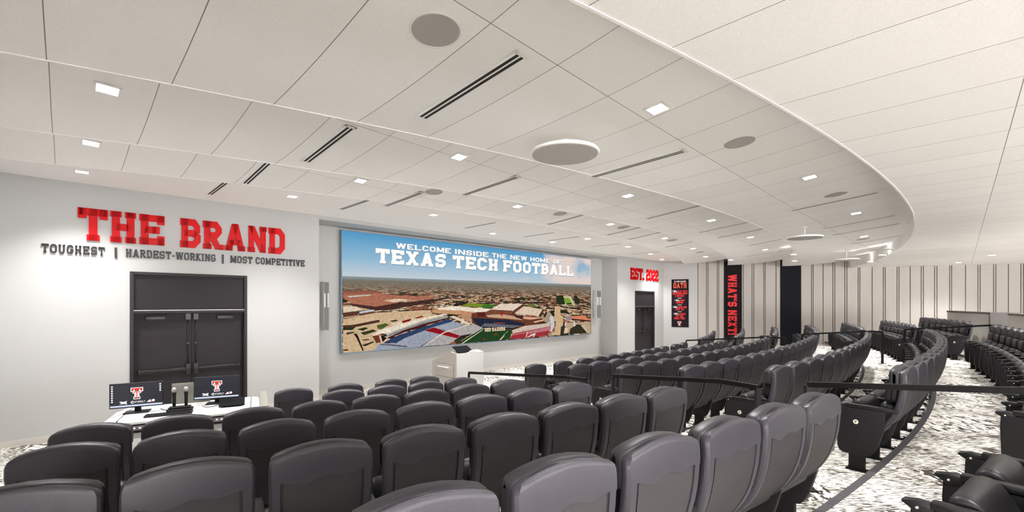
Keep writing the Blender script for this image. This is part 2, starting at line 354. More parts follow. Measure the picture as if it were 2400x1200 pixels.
# side wall: white part, fabric-panel part
s_w = onside(1635, 700)[0]
mb = MB(); mb.box(-.05, s_w, -.25, 0, 0, ZT, SP)
struct('wall_side', mb, M['wall'])
mb = MB(); mb.box(s_w, 20, -.25, -.035, 0, ZT, SP, m=1)
s = s_w+.012; i = 0
bnA = (onside(1697, 700)[0], onside(1738, 700)[0]); bnB = (onside(1829, 700)[0], onside(1877, 700)[0])
pat = [.38, .065, .40, .065, .37, .36, .07, .36, .075, .40, .06, .43]
while s < 19.5:
    wdt = pat[i % len(pat)]; i += 1; e = s+wdt
    for a, b in (bnA, bnB):
        if s < a < e: e = a
        if a <= s < b: e = None; s = b; break
    if e is None: continue
    if e-s > .03: mb.box(s+.014, e-.014, -.035, 0, 0, ZT, SP, m=0)
    s = e
struct('wall_panels', mb, [M['fabric'], M['groove']])
# left wall and rear walls, outside the picture
def poly_wall(name, pts, th=.2):
    mb = MB()
    for (x0, y0), (x1, y1) in zip(pts, pts[1:]):
        d = Vector((x1-x0, y1-y0)).normalized(); n = Vector((-d.y, d.x))*th
        mb.hexa([(x0,y0,0),(x1,y1,0),(x1-n.x,y1-n.y,0),(x0-n.x,y0-n.y,0),(x0,y0,ZT),(x1,y1,ZT),(x1-n.x,y1-n.y,ZT),(x0-n.x,y0-n.y,ZT)])
    return struct(name, mb, M['wall'])
lw0 = WP(SL, 0, 0); lw1 = WP(SL, 9.5, 0); eR = SP(19.8, 0, 0)
poly_wall('wall_left', [(lw0.x, lw0.y), (lw1.x, lw1.y)])
poly_wall('wall_rear', [(21.0, 1.5), (eR.x, eR.y)])
# skirting
mb = MB()
mb.box(SL, da[0]-.02, 0, .012, 0, .1, WP); mb.box(da[1]+.02, sr0, 0, .012, 0, .1, WP); mb.box(sr1, db[0]-.02, 0, .012, 0, .1, WP); mb.box(db[1]+.02, SC, 0, .012, 0, .1, WP)
mb.box(sr0, sr1, -RD, -RD+.012, 0, .1, WP)
struct('baseboard_front', mb, M['base'])
mb = MB(); mb.box(.02, s_w, 0, .012, 0, .1, SP)
struct('baseboard_side', mb, M['base'])

# ---------------------------------------------------------------- floor in tiers
def arc(R, z, a0, a1, n): return [Vector((*pol(R, a0+(a1-a0)*i/n), z)) for i in range(n+1)]
AF0, AF1, NF = -84, -10, 150
mb = MB()
ed = [RR(k)-.18 for k in range(8)]
rad = [4]+ed+[58]
for k in range(9):
    a = arc(rad[k], zf(k), AF0, AF1, NF); b = arc(rad[k+1], zf(k), AF0, AF1, NF)
    mb.add(a+b, [(i, i+1, NF+2+i, NF+1+i) for i in range(NF)])
    if k < 8:
        c = arc(rad[k+1], zf(k+1), AF0, AF1, NF); mb.add(b+c, [(i, i+1, NF+2+i, NF+1+i) for i in range(NF)])
o = struct('floor', mb, M['carpet'], fix=False)
for k in range(8):
    mb = MB(); R = ed[k]; z = zf(k+1)
    rings = [[Vector((*pol(r, AF0+(AF1-AF0)*i/NF), zz)) for r, zz in ((R-.010, z-.045), (R-.010, z+.004), (R+.050, z+.004), (R+.050, z-.002))] for i in range(NF+1)]
    mb.loft(rings, smooth=False); struct('trim_%d' % (k+1), mb, M['nosing'])

# ---------------------------------------------------------------- stepped ceiling
RISE = [0, .19, .19, .20, 0]  # upward curve added to tiled steps to deepen shade beside their edges
def ceil_z(k, R):
    if not RISE[k]: return CEIL[k], 0
    f = max(0, min(1, (R-EDGE[k-1])/(EDGE[k]-EDGE[k-1]))); return CEIL[k]+RISE[k]*f*f, math.atan(2*RISE[k]*f/(EDGE[k]-EDGE[k-1]))
def on_band(t, k, X, Y, rz):
    R = math.hypot(X-CX, Y-CY); a = math.atan2(Y-CY, X-CX); z, b = ceil_z(k, R)
    u = Vector((math.cos(a)*math.cos(b), math.sin(a)*math.cos(b), math.sin(b))); tg = Vector((-math.sin(a), math.cos(a), 0)); n = u.cross(tg)
    m3 = Matrix((u, tg, n)).transposed() @ Matrix.Rotation(rz-a, 3, 'Z')
    t.location = (X, Y, z); t.rotation_euler = m3.to_euler()
rad = [6]+EDGE+[58]; NC = 200; AC0, AC1 = -100, -6
for k in range(5):
    mb = MB(); h = CEIL[k]
    a = arc(rad[k], h, AC0, AC1, NC); b = arc(rad[k+1], h, AC0, AC1, NC); NB = 8 if RISE[k] else 1
    rr_ = [rad[k]+(rad[k+1]-rad[k])*j/NB for j in range(NB+1)]; q = [p for r in rr_ for p in arc(r, ceil_z(k, r)[0], AC0, AC1, NC)]
    mb.add(q, [(j*(NC+1)+i, j*(NC+1)+i+1, (j+1)*(NC+1)+i+1, (j+1)*(NC+1)+i) for j in range(NB) for i in range(NC)], 0, NB > 1)
    mb.add([p+Vector((0,0,.5)) for p in a]+[p+Vector((0,0,.5)) for p in b], [(i, i+1, NC+2+i, NC+1+i) for i in range(NC)], 1)
    if k:
        c = arc(rad[k], CEIL[k-1]+RISE[k-1]+.02, AC0, AC1, NC); mb.add(a+c, [(i, i+1, NC+2+i, NC+1+i) for i in range(NC)], 1, True)
    struct('ceiling' if k == 0 else 'ceiling.%03d' % k, mb, [M['tile'] if k else M['drywall'], M['drywall']], fix=False)
for k in range(1, 5):
    mb = MB(); R = EDGE[k-1]; z = CEIL[k]
    rings = [[Vector((*pol(r, AC0+(AC1-AC0)*i/NC), zz)) for r, zz in ((R-.012, z+.020), (R-.012, z-.004), (R+.008, z-.004), (R+.008, z+.020))] for i in range(NC+1)]
    mb.loft(rings, smooth=False); struct('trim_%d' % (8+k), mb, M['white'])
STEP_NAMES = ['smooth ceiling step', 'first tiled step', 'second tiled step', 'third tiled step', 'lowest tiled step']
def on_ceiling(x, y):
    best = None
    for k in (4, 3, 2, 1, 0):
        z = CEIL[k]
        for _ in range(6): X, Y = onz(x, y, z); R = math.hypot(X-CX, Y-CY); z = ceil_z(k, R)[0]
        lo = EDGE[k-1] if k else 0; hi = EDGE[k] if k < 4 else 99
        e = max(lo-R, R-hi, 0)
        if best is None or e < best[0]-1e-6: best = (e, k, X, Y)
    e, k, X, Y = best; R = math.hypot(X-CX, Y-CY); lim = EDGE[k]-.85 if k < 4 else 99
    if R > lim: X, Y = CX+(X-CX)*lim/R, CY+(Y-CY)*lim/R     # keep fittings clear of the step
    return k, X, Y
def sort_key(t): return (t[0], math.atan2(t[2]-CY, t[1]-CX))

# recessed downlights
px = [(250,205),(207,327),(192,402),(1076,367),(845,423),(685,460),(1541,254),(1213,483),(1016,503),(1155,547),(1472,458),(1434,524),(1377,559),(1295,567),(1472,578),(1900,414),(1680,513),(1788,550),(1570,555.5),(1648,578),(1840,577),(1860,596),(1862,611),(1690,595),(1713,609),(1532,594.5),(1570,607),(2037,493),(2083,544),(2088,574),(2068,597),(2040,613),(2324,598),(2247,615)]
spots = sorted([on_ceiling(*p) for p in px], key=sort_key)
mbh = MB()
for x0, x1, y0, y1 in ((-.095, .095, -.095, -.072), (-.095, .095, .072, .095), (-.095, -.072, -.072, .072), (.072, .095, -.072, .072)): mbh.box(x0, x1, y0, y1, -.010, .004)
trim_me = mbh.mesh('fixture_trim', M['white'])
mbl = MB(); mbl.box(-.072, .072, -.072, .072, -.007, .003); lens_me = mbl.mesh('lens', M['lens'])
def lamp(x, y, z, watts=LAMP, size=112, blend=.9, rad_=.07):
    l = bpy.data.lights.new('ceiling_lamp', 'SPOT'); l.energy = watts; l.color = LAMP_COL; l.spot_size = math.radians(size); l.spot_blend = blend; l.shadow_soft_size = rad_
    o = bpy.data.objects.new('ceiling_lamp', l); C.objects.link(o); o.location = (x, y, z-.03); return o
cnt = {}
for k, X, Y in spots:
    i = cnt.get(k, 0); cnt[k] = i+1
    t = thing('recessed_downlight', (X, Y, CEIL[k]), 'lit square downlight in the %s, %s counted from the wide doors' % (STEP_NAMES[k], ORD[i]), 'ceiling light', 'square downlights in the %s' % STEP_NAMES[k], rz=PI/4)
    link('fixture_trim', trim_me, t); link('lens', lens_me, t); on_band(t, k, X, Y, PI/4); lamp(X, Y, t.location.z)
# unseen lamps without fittings over the rear; outermost added to brighten the right side
for R, k, aa in ((39.6, 4, (-64, -60, -56, -51, -46.5, -42, -38, -34)), (42.5, 4, (-62, -57, -52, -47, -42, -37, -32.5)), (45.5, 4, (-55, -49, -43, -37, -31, -26)), (48.5, 4, (-46, -39, -33, -28)), (36.4, 3, (-65,)), (34, 2, (-66,))):
    for a in aa: X, Y = pol(R, a); lamp(X, Y, ceil_z(k, R)[0])

# slot air vents
vp = [((975,265),(1240,142)),((1380,410),(1612,360)),((1840,487),(2075,458)),((1918,529),(2111,512)),((1944,545),(2117,531)),((1987,570),(2137,559)),
      ((708,368),(832,312)),((1083,452),(1215,421)),((1511,505),(1657,487)),((1637,538),(1761,527)),((1681,551),(1800,541)),((1746,572),(1872,564)),((1750,597),(1827,594)),
      ((570,420),(640,388)),((903,477),(987,459)),((1290,518),(1377,508)),((1425,544),(1515,536.5)),((1477,555),(1562,547)),((1562,573),(1645,569)),
      ((490,452),(532,430)),((800,488),(860,472)),((1090,533),(1160,523)),((1230,553),(1295,547)),((1290,562),(1353,556)),((1390,577),(1450,572)),((1485,595),(1542,591))]
vents = []
for a, b in vp:
    k, X0, Y0 = on_ceiling((a[0]+b[0])/2, (a[1]+b[1])/2); zc = ceil_z(k, math.hypot(X0-CX, Y0-CY))[0]; p = onz(*a, zc); q = onz(*b, zc)
    vents.append((k, (p[0]+q[0])/2, (p[1]+q[1])/2))
mf = MB(); L = .64; wv = .062
for a in ((-wv, -.037), (-.008, .008), (.037, wv)): mf.box(-L, L, a[0], a[1], -.005, .004)
mf.box(-L, -L+.03, -wv, wv, -.005, .004); mf.box(L-.03, L, -wv, wv, -.005, .004)
vf = mf.mesh('vent_frame', M['white']); ms = MB(); ms.box(-L+.03, L-.03, -.037, -.008, -.0045, .003); vs = ms.mesh('slot', M['slot'])
ms = MB(); ms.box(-L+.03, L-.03, .008, .037, -.0045, .003); vs2 = ms.mesh('slot', M['slot'])
cnt = {}
for k, X, Y in sorted(vents, key=sort_key):
    i = cnt.get(k, 0); cnt[k] = i+1
    t = thing('slot_vent', (X, Y, CEIL[k]), 'white slot air vent in the %s, %s counted from the wide doors' % (STEP_NAMES[k], ORD[i]), 'air vent', 'slot air vents in the %s' % STEP_NAMES[k], rz=-PI/4)
    link('vent_frame', vf, t); link('slot', vs, t); link('slot', vs2, t); on_band(t, k, X, Y, -PI/4); t.location.z += .004 if RISE[k] else 0
# flush round loudspeakers
cp = [(1021,71),(1733,333),(1972,452),(1017,449),(1313,500),(1469,530),(1595,559),(1671,585),(2085,550),(2080,584)]
mr_ = MB(); mr_.cyl((0,0,-.006), .155, .010, 40); sg = mr_.mesh('speaker_grille', M['grille'])
mr_ = MB(); rings = [[(r*math.cos(2*PI*i/40), r*math.sin(2*PI*i/40), z) for i in range(40)] for r, z in ((.154,.004),(.154,-.008),(.166,-.008),(.168,.004))]; mr_.loft(rings, caps=False); sr = mr_.mesh('speaker_rim', M['white'])
cnt = {}
for k, X, Y in sorted([on_ceiling(*p) for p in cp], key=sort_key):
    i = cnt.get(k, 0); cnt[k] = i+1
    t = thing('ceiling_speaker', (X, Y, CEIL[k]), 'flush round loudspeaker in the %s, %s counted from the wide doors' % (STEP_NAMES[k], ORD[i]), 'loudspeaker', 'flush round ceiling loudspeakers')
    link('speaker_grille', sg, t); link('speaker_rim', sr, t); on_band(t, k, X, Y, 0)
# hanging disc microphones
def hanging_disc(x, y, h, label):
    Z = F*h/(HY-y); X = ray(x)*Z; z = EYE+h; R = math.hypot(X-CX, Z-CY); k = sum(R > e for e in EDGE); zc = ceil_z(k, R)[0]
    t = thing('hanging_disc_speaker', (X, Z, z), label, 'loudspeaker', 'white discs hung under the ceiling'); r = .35
    m = MB(); rings = [[(q*math.cos(2*PI*i/56), q*math.sin(2*PI*i/56), zz) for i in range(56)] for q, zz in ((r-.012,-.010),(r-.004,-.012),(r+.004,.004),(r-.005,.022),(r-.05,.034),(.06,.040))]; m.loft(rings); build('housing', m, M['white'], t)
    m = MB(); m.cyl((0,0,-.016), r-.014, .008, 56); build('speaker_grille', m, M['grille'], t)
    m = MB(); m.cyl((0,0,.034), .010, zc-z-.034, 12); m.cyl((0,0,zc-z-.012), .05, .012, 20); m.box(-.06,.06,-.02,.02,.034,.055); build('hanger', m, M['white'], t)
hanging_disc(1324, 360, 1.555, 'largest looking white disc loudspeaker on a short hanger, nearest the camera')
hanging_disc(1886, 557, 1.46, 'white disc loudspeaker hung from a stem, middle one of the three hanging discs')
hanging_disc(1984, 609, 1.42, 'small looking white disc hung near the fabric panel wall')

# ---------------------------------------------------------------- doors
def door_set(n, s0, s1, z1, zl):
    P = WP; root = bpy.data.objects.new('door_%d' % n, None); C.objects.link(root); root['kind'] = 'structure'; root.location = (0, 0, 0)
    fw = .055; m = MB()
    m.box(s0, s0+fw, -.18, .02, 0, z1, P); m.box(s1-fw, s1, -.18, .02, 0, z1, P); m.box(s0+fw, s1-fw, -.18, .02, z1-fw, z1, P); m.box(s0+fw, s1-fw, -.18, .02, zl, zl+.06, P)
    build('door_frame', m, M['door_frame'], root, bevel=.004)
    m = MB(); m.box(s0+fw, s1-fw, .02, .024, zl+.052, zl+.060, P); build('door_frame_edge', m, M['edge'], root)
    m = MB(); m.box(s0+fw, s1-fw, -.12, -.03, zl+.06, z1-fw, P)
    build('transom_panel', m, M['door'], root)
    mid = (s0+s1)/2
    for a, b, sg_ in ((s0+fw+.004, mid-.003, 1), (mid+.003, s1-fw-.004, -1)):
        m = MB(); m.box(a, b, -.16, -.11, .012, zl-.005, P); lf = build('door_leaf', m, M['door'], root)
        ed_ = b if sg_ == 1 else a; hg = a if sg_ == 1 else b
        m = MB(); e0, e1 = sorted((ed_-sg_*.02, ed_-sg_*.10))
        m.box(e0, e1, -.11, -.055, .90, 1.10, P); f0, f1 = sorted((ed_-sg_*.10, hg+sg_*.06)); m.box(f0, f1, -.085, -.060, .975, 1.03, P); m.box(*sorted((hg+sg_*.06, hg+sg_*.10)), -.11, -.055, .96, 1.045, P)
        build('panic_bar', m, M['hardware'], lf, bevel=.006)
        m = MB(); xr = ed_-sg_*.06; m.tube([P(xr, -.09, 1.10), P(xr, -.09, zl-.10)], .009); m.box(xr-.04, xr+.04, -.11, -.065, zl-.13, zl-.012, P); m.box(xr-.02, xr+.02, -.11, -.075, 1.48, 1.52, P)
        build('latch_rod', m, M['hardware'], lf)
        m = MB(); c0, c1 = sorted((hg+sg_*.17, hg+sg_*.46)); m.box(c0, c1, -.11, -.05, zl-.135, zl-.055, P); m.bar(P((c0+c1)/2, -.07, zl-.035), P((c0+c1)/2+sg_*.24, -.03, zl-.022), .03, .012)
        build('door_closer', m, M['hardware'], lf, bevel=.005)
    return root
zl = onwall(314, 735)[1]
door_set(1, *da, zl); door_set(2, *db, zl)

# ---------------------------------------------------------------- lettering on the front wall
def wall_letters(name, items, o1, m_, label, cat, P=WP, o0=.002, each='letter'):
    first = items[0][1][0][0]; base = P(first[0], 0, first[1])
    t = thing(name, base, label, cat)
    for ch, polys in items:
        b = MB()
        for q in polys: b.prism(q, o0, o1, lambda a, o, c: P(a, o, c)-base)
        build(each, b, m_, t)
    return t
sA, zA1 = onwall(185, 486); sB = onwall(667, 540)[0]; zA0 = 3.353
its = text_polys('THE', sA, onwall(383, 540)[0], zA0, zA1, .25, gap=.10)+text_polys('BRAND', onwall(422, 540)[0], sB, zA0, zA1, .25, gap=.09)
wall_letters('wall_lettering', its, .035, M['red'], 'large glossy red slab letters reading THE BRAND on the white wall', 'wall lettering')
zz = (3.105, 3.25); X_ = lambda x: onwall(x, 600)[0]
its = []
for tx, a, b in (('TOUGHEST', 98, 245), ('HARDEST-WORKING', 295, 505), ('MOST', 540, 591), ('COMPETITIVE', 599, 713)): its += text_polys(tx, X_(a), X_(b), *zz, .20, gap=.20)
for a in (268.5, 520): its += [('|', [[(X_(a), zz[0]-.03), (X_(a)+.03, zz[0]-.03), (X_(a)+.03, zz[1]+.01), (X_(a), zz[1]+.01)]])]
wall_letters('wall_lettering', its, .028, M['blk_acr'], 'row of small black letters listing toughest, hardest-working and most competitive', 'wall lettering')
s0, z1_ = onwall(1477, 627); s1 = onwall(1542, 640)[0]; z0_ = onwall(1477, 655)[1]
k_ = (s1-s0)
its = text_polys('EST.', s0, s0+k_*.47, z0_, z1_, .24, gap=.10)+text_polys('2022', s0+k_*.55, s1, z0_, z1_, .24, gap=.10)
wall_letters('wall_lettering', its, .035, M['red'], 'red slab letters reading EST. 2022 above the far doors', 'wall lettering')

# ---------------------------------------------------------------- video wall
OS = -RD+.16
sv0, zt = onwall(802, 543, OS); sv1 = onwall(1385, 606, OS)[0]; zt = (zt+onwall(1385, 606, OS)[1])/2; zb = (onwall(802, 827, OS)[1]+onwall(1385, 782, OS)[1])/2
base = WP((sv0+sv1)/2, OS, zb)
vw = thing('video_wall', base, 'wide lit video wall showing an aerial view of a football stadium', 'screen')
def VP_(s, o, z): return WP(s, OS+o, z)-base
mb = MB(); mb.box(sv0-.02, sv1+.02, -.10, -.006, zb-.03, zt+.02, VP_)
build('cabinet', mb, mat('blue_grey_screen_edge', (.16, .24, .33), .4), vw)
mb = MB(); mb.box(sv0+.2, sv1-.2, -.16, -.10, zb+.2, zt-.2, VP_); build('mounting_bracket', mb, M['black'], vw)
def picture_mat():
    m = bpy.data.materials.new('aerial_picture'); m.use_nodes = True; nt = m.node_tree; nt.nodes.clear()
    out = nt.nodes.new('ShaderNodeOutputMaterial'); em = nt.nodes.new('ShaderNodeEmission'); nt.links.new(em.outputs[0], out.inputs[0]); em.inputs[1].default_value = .92*EM
    uv = nt.nodes.new('ShaderNodeUVMap'); sp = nt.nodes.new('ShaderNodeSeparateXYZ'); nt.links.new(uv.outputs[0], sp.inputs[0]); u, v = sp.outputs[0], sp.outputs[1]
    hz = vmath(nt, 'ADD', .628, vmath(nt, 'MULTIPLY', u, .03))
    dist = vmath(nt, 'MAXIMUM', vmath(nt, 'SUBTRACT', vmath(nt, 'ADD', hz, .05), v), .004)
    inv = vmath(nt, 'DIVIDE', 1.0, dist)
    cb = nt.nodes.new('ShaderNodeCombineXYZ')
    nt.links.new(vmath(nt, 'MULTIPLY', vmath(nt, 'MULTIPLY', vmath(nt, 'SUBTRACT', u, .5), inv), 8.5), cb.inputs[0]); nt.links.new(vmath(nt, 'MULTIPLY', inv, 4.3), cb.inputs[1])
    nz = nt.nodes.new('ShaderNodeTexNoise'); nz.inputs['Scale'].default_value = .9; nz.inputs['Detail'].default_value = 2; nt.links.new(cb.outputs[0], nz.inputs['Vector'])
    wr = nt.nodes.new('ShaderNodeVectorMath'); wr.operation = 'MULTIPLY_ADD'; wr.inputs[1].default_value = (.7,.7,.7); nt.links.new(nz.outputs['Color'], wr.inputs[0]); nt.links.new(cb.outputs[0], wr.inputs[2])
    vo = nt.nodes.new('ShaderNodeTexVoronoi'); vo.distance = 'CHEBYCHEV'; vo.inputs['Scale'].default_value = 1.6; nt.links.new(wr.outputs[0], vo.inputs['Vector'])
    s2 = nt.nodes.new('ShaderNodeSeparateColor'); nt.links.new(vo.outputs['Color'], s2.inputs[0])
    cr = nt.nodes.new('ShaderNodeValToRGB'); cr.color_ramp.interpolation = 'CONSTANT'; e = cr.color_ramp.elements
    cols = [(0, lin(50,46,38)), (.22, lin(214,182,146)), (.42, lin(176,112,86)), (.55, lin(226,202,176)), (.66, lin(62,58,42)), (.80, lin(150,92,72)), (.90, lin(205,170,130))]
    e[0].position = 0; e[0].color = (*cols[0][1], 1); e[1].position = cols[1][0]; e[1].color = (*cols[1][1], 1)
    for p, c in cols[2:]: k = e.new(p); k.color = (*c, 1)
    nt.links.new(s2.outputs[0], cr.inputs[0])
    # dark building fronts and trees between the roofs
    n2 = nt.nodes.new('ShaderNodeTexNoise'); n2.inputs['Scale'].default_value = 3.2; n2.inputs['Detail'].default_value = 4; nt.links.new(cb.outputs[0], n2.inputs['Vector'])
    dk = nt.nodes.new('ShaderNodeValToRGB'); dk.color_ramp.elements[0].position = .50; dk.color_ramp.elements[1].position = .58; nt.links.new(n2.outputs['Fac'], dk.inputs[0])
    m1 = nt.nodes.new('ShaderNodeMix'); m1.data_type = 'RGBA'; nt.links.new(dk.outputs[0], m1.inputs['Factor']); nt.links.new(cr.outputs[0], m1.inputs['A']); m1.inputs['B'].default_value = (*lin(40,34,28), 1)
    # far green band fading into the haze
    fz = nt.nodes.new('ShaderNodeMapRange'); fz.inputs[1].default_value = .085; fz.inputs[2].default_value = .20; nt.links.new(dist, fz.inputs[0])
    n3 = nt.nodes.new('ShaderNodeTexNoise'); n3.inputs['Scale'].default_value = 5; n3.inputs['Detail'].default_value = 3; nt.links.new(cb.outputs[0], n3.inputs['Vector'])
    gr = nt.nodes.new('ShaderNodeValToRGB'); gr.color_ramp.elements[0].position = .42; gr.color_ramp.elements[0].color = (*lin(44,58,50), 1); gr.color_ramp.elements[1].position = .68; gr.color_ramp.elements[1].color = (*lin(196,180,162), 1); nt.links.new(n3.outputs['Fac'], gr.inputs[0])
    m2 = nt.nodes.new('ShaderNodeMix'); m2.data_type = 'RGBA'; nt.links.new(fz.outputs[0], m2.inputs['Factor']); nt.links.new(gr.outputs[0], m2.inputs['A']); nt.links.new(m1.outputs['Result'], m2.inputs['B'])
    hzf = nt.nodes.new('ShaderNodeMapRange'); hzf.inputs[1].default_value = .045; hzf.inputs[2].default_value = .085; nt.links.new(dist, hzf.inputs[0])
    m3 = nt.nodes.new('ShaderNodeMix'); m3.data_type = 'RGBA'; nt.links.new(hzf.outputs[0], m3.inputs['Factor']); m3.inputs['A'].default_value = (*lin(150,165,172), 1); nt.links.new(m2.outputs['Result'], m3.inputs['B'])
    # sky
    sk = nt.nodes.new('ShaderNodeValToRGB'); e = sk.color_ramp.elements; e[0].position = .62; e[0].color = (*lin(206,214,222), 1); e[1].position = 1; e[1].color = (*lin(84,158,204), 1); k = e.new(.78); k.color = (*lin(150,192,218), 1)
    nt.links.new(v, sk.inputs[0])
    cm = nt.nodes.new('ShaderNodeMapping'); cm.inputs['Scale'].default_value = (6.5, 2.6, 1); cm.inputs['Location'].default_value = (1.7, .4, 0); nt.links.new(uv.outputs[0], cm.inputs[0])
    cn = nt.nodes.new('ShaderNodeTexNoise'); cn.inputs['Scale'].default_value = 1; cn.inputs['Detail'].default_value = 5; nt.links.new(cm.outputs[0], cn.inputs['Vector'])
    msk = nt.nodes.new('ShaderNodeMapRange'); msk.inputs[1].default_value = .62; msk.inputs[2].default_value = .90; nt.links.new(u, msk.inputs[0])
    cf = nt.nodes.new('ShaderNodeMapRange'); cf.inputs[1].default_value = .62; cf.inputs[2].default_value = .78; nt.links.new(vmath(nt, 'ADD', cn.outputs['Fac'], vmath(nt, 'MULTIPLY', msk.outputs[0], .32)), cf.inputs[0])
    m4 = nt.nodes.new('ShaderNodeMix'); m4.data_type = 'RGBA'; nt.links.new(cf.outputs[0], m4.inputs['Factor']); nt.links.new(sk.outputs[0], m4.inputs['A']); m4.inputs['B'].default_value = (*lin(232,216,208), 1)
    sel = vmath(nt, 'GREATER_THAN', v, hz)
    m5 = nt.nodes.new('ShaderNodeMix'); m5.data_type = 'RGBA'; nt.links.new(sel, m5.inputs['Factor']); nt.links.new(m3.outputs['Result'], m5.inputs['A']); nt.links.new(m4.outputs['Result'], m5.inputs['B'])
    nt.links.new(m5.outputs['Result'], em.inputs[0]); return m
me = bpy.data.meshes.new('aerial_picture'); me.from_pydata([VP_(sv0,0,zb),VP_(sv1,0,zb),VP_(sv1,0,zt),VP_(sv0,0,zt)], [], [(0,1,2,3)])
uvl = me.uv_layers.new(name='UVMap')
for i, c in enumerate(((0,0),(1,0),(1,1),(0,1))): uvl.data[i].uv = c
me.materials.append(picture_mat()); link('aerial_picture', me, vw)
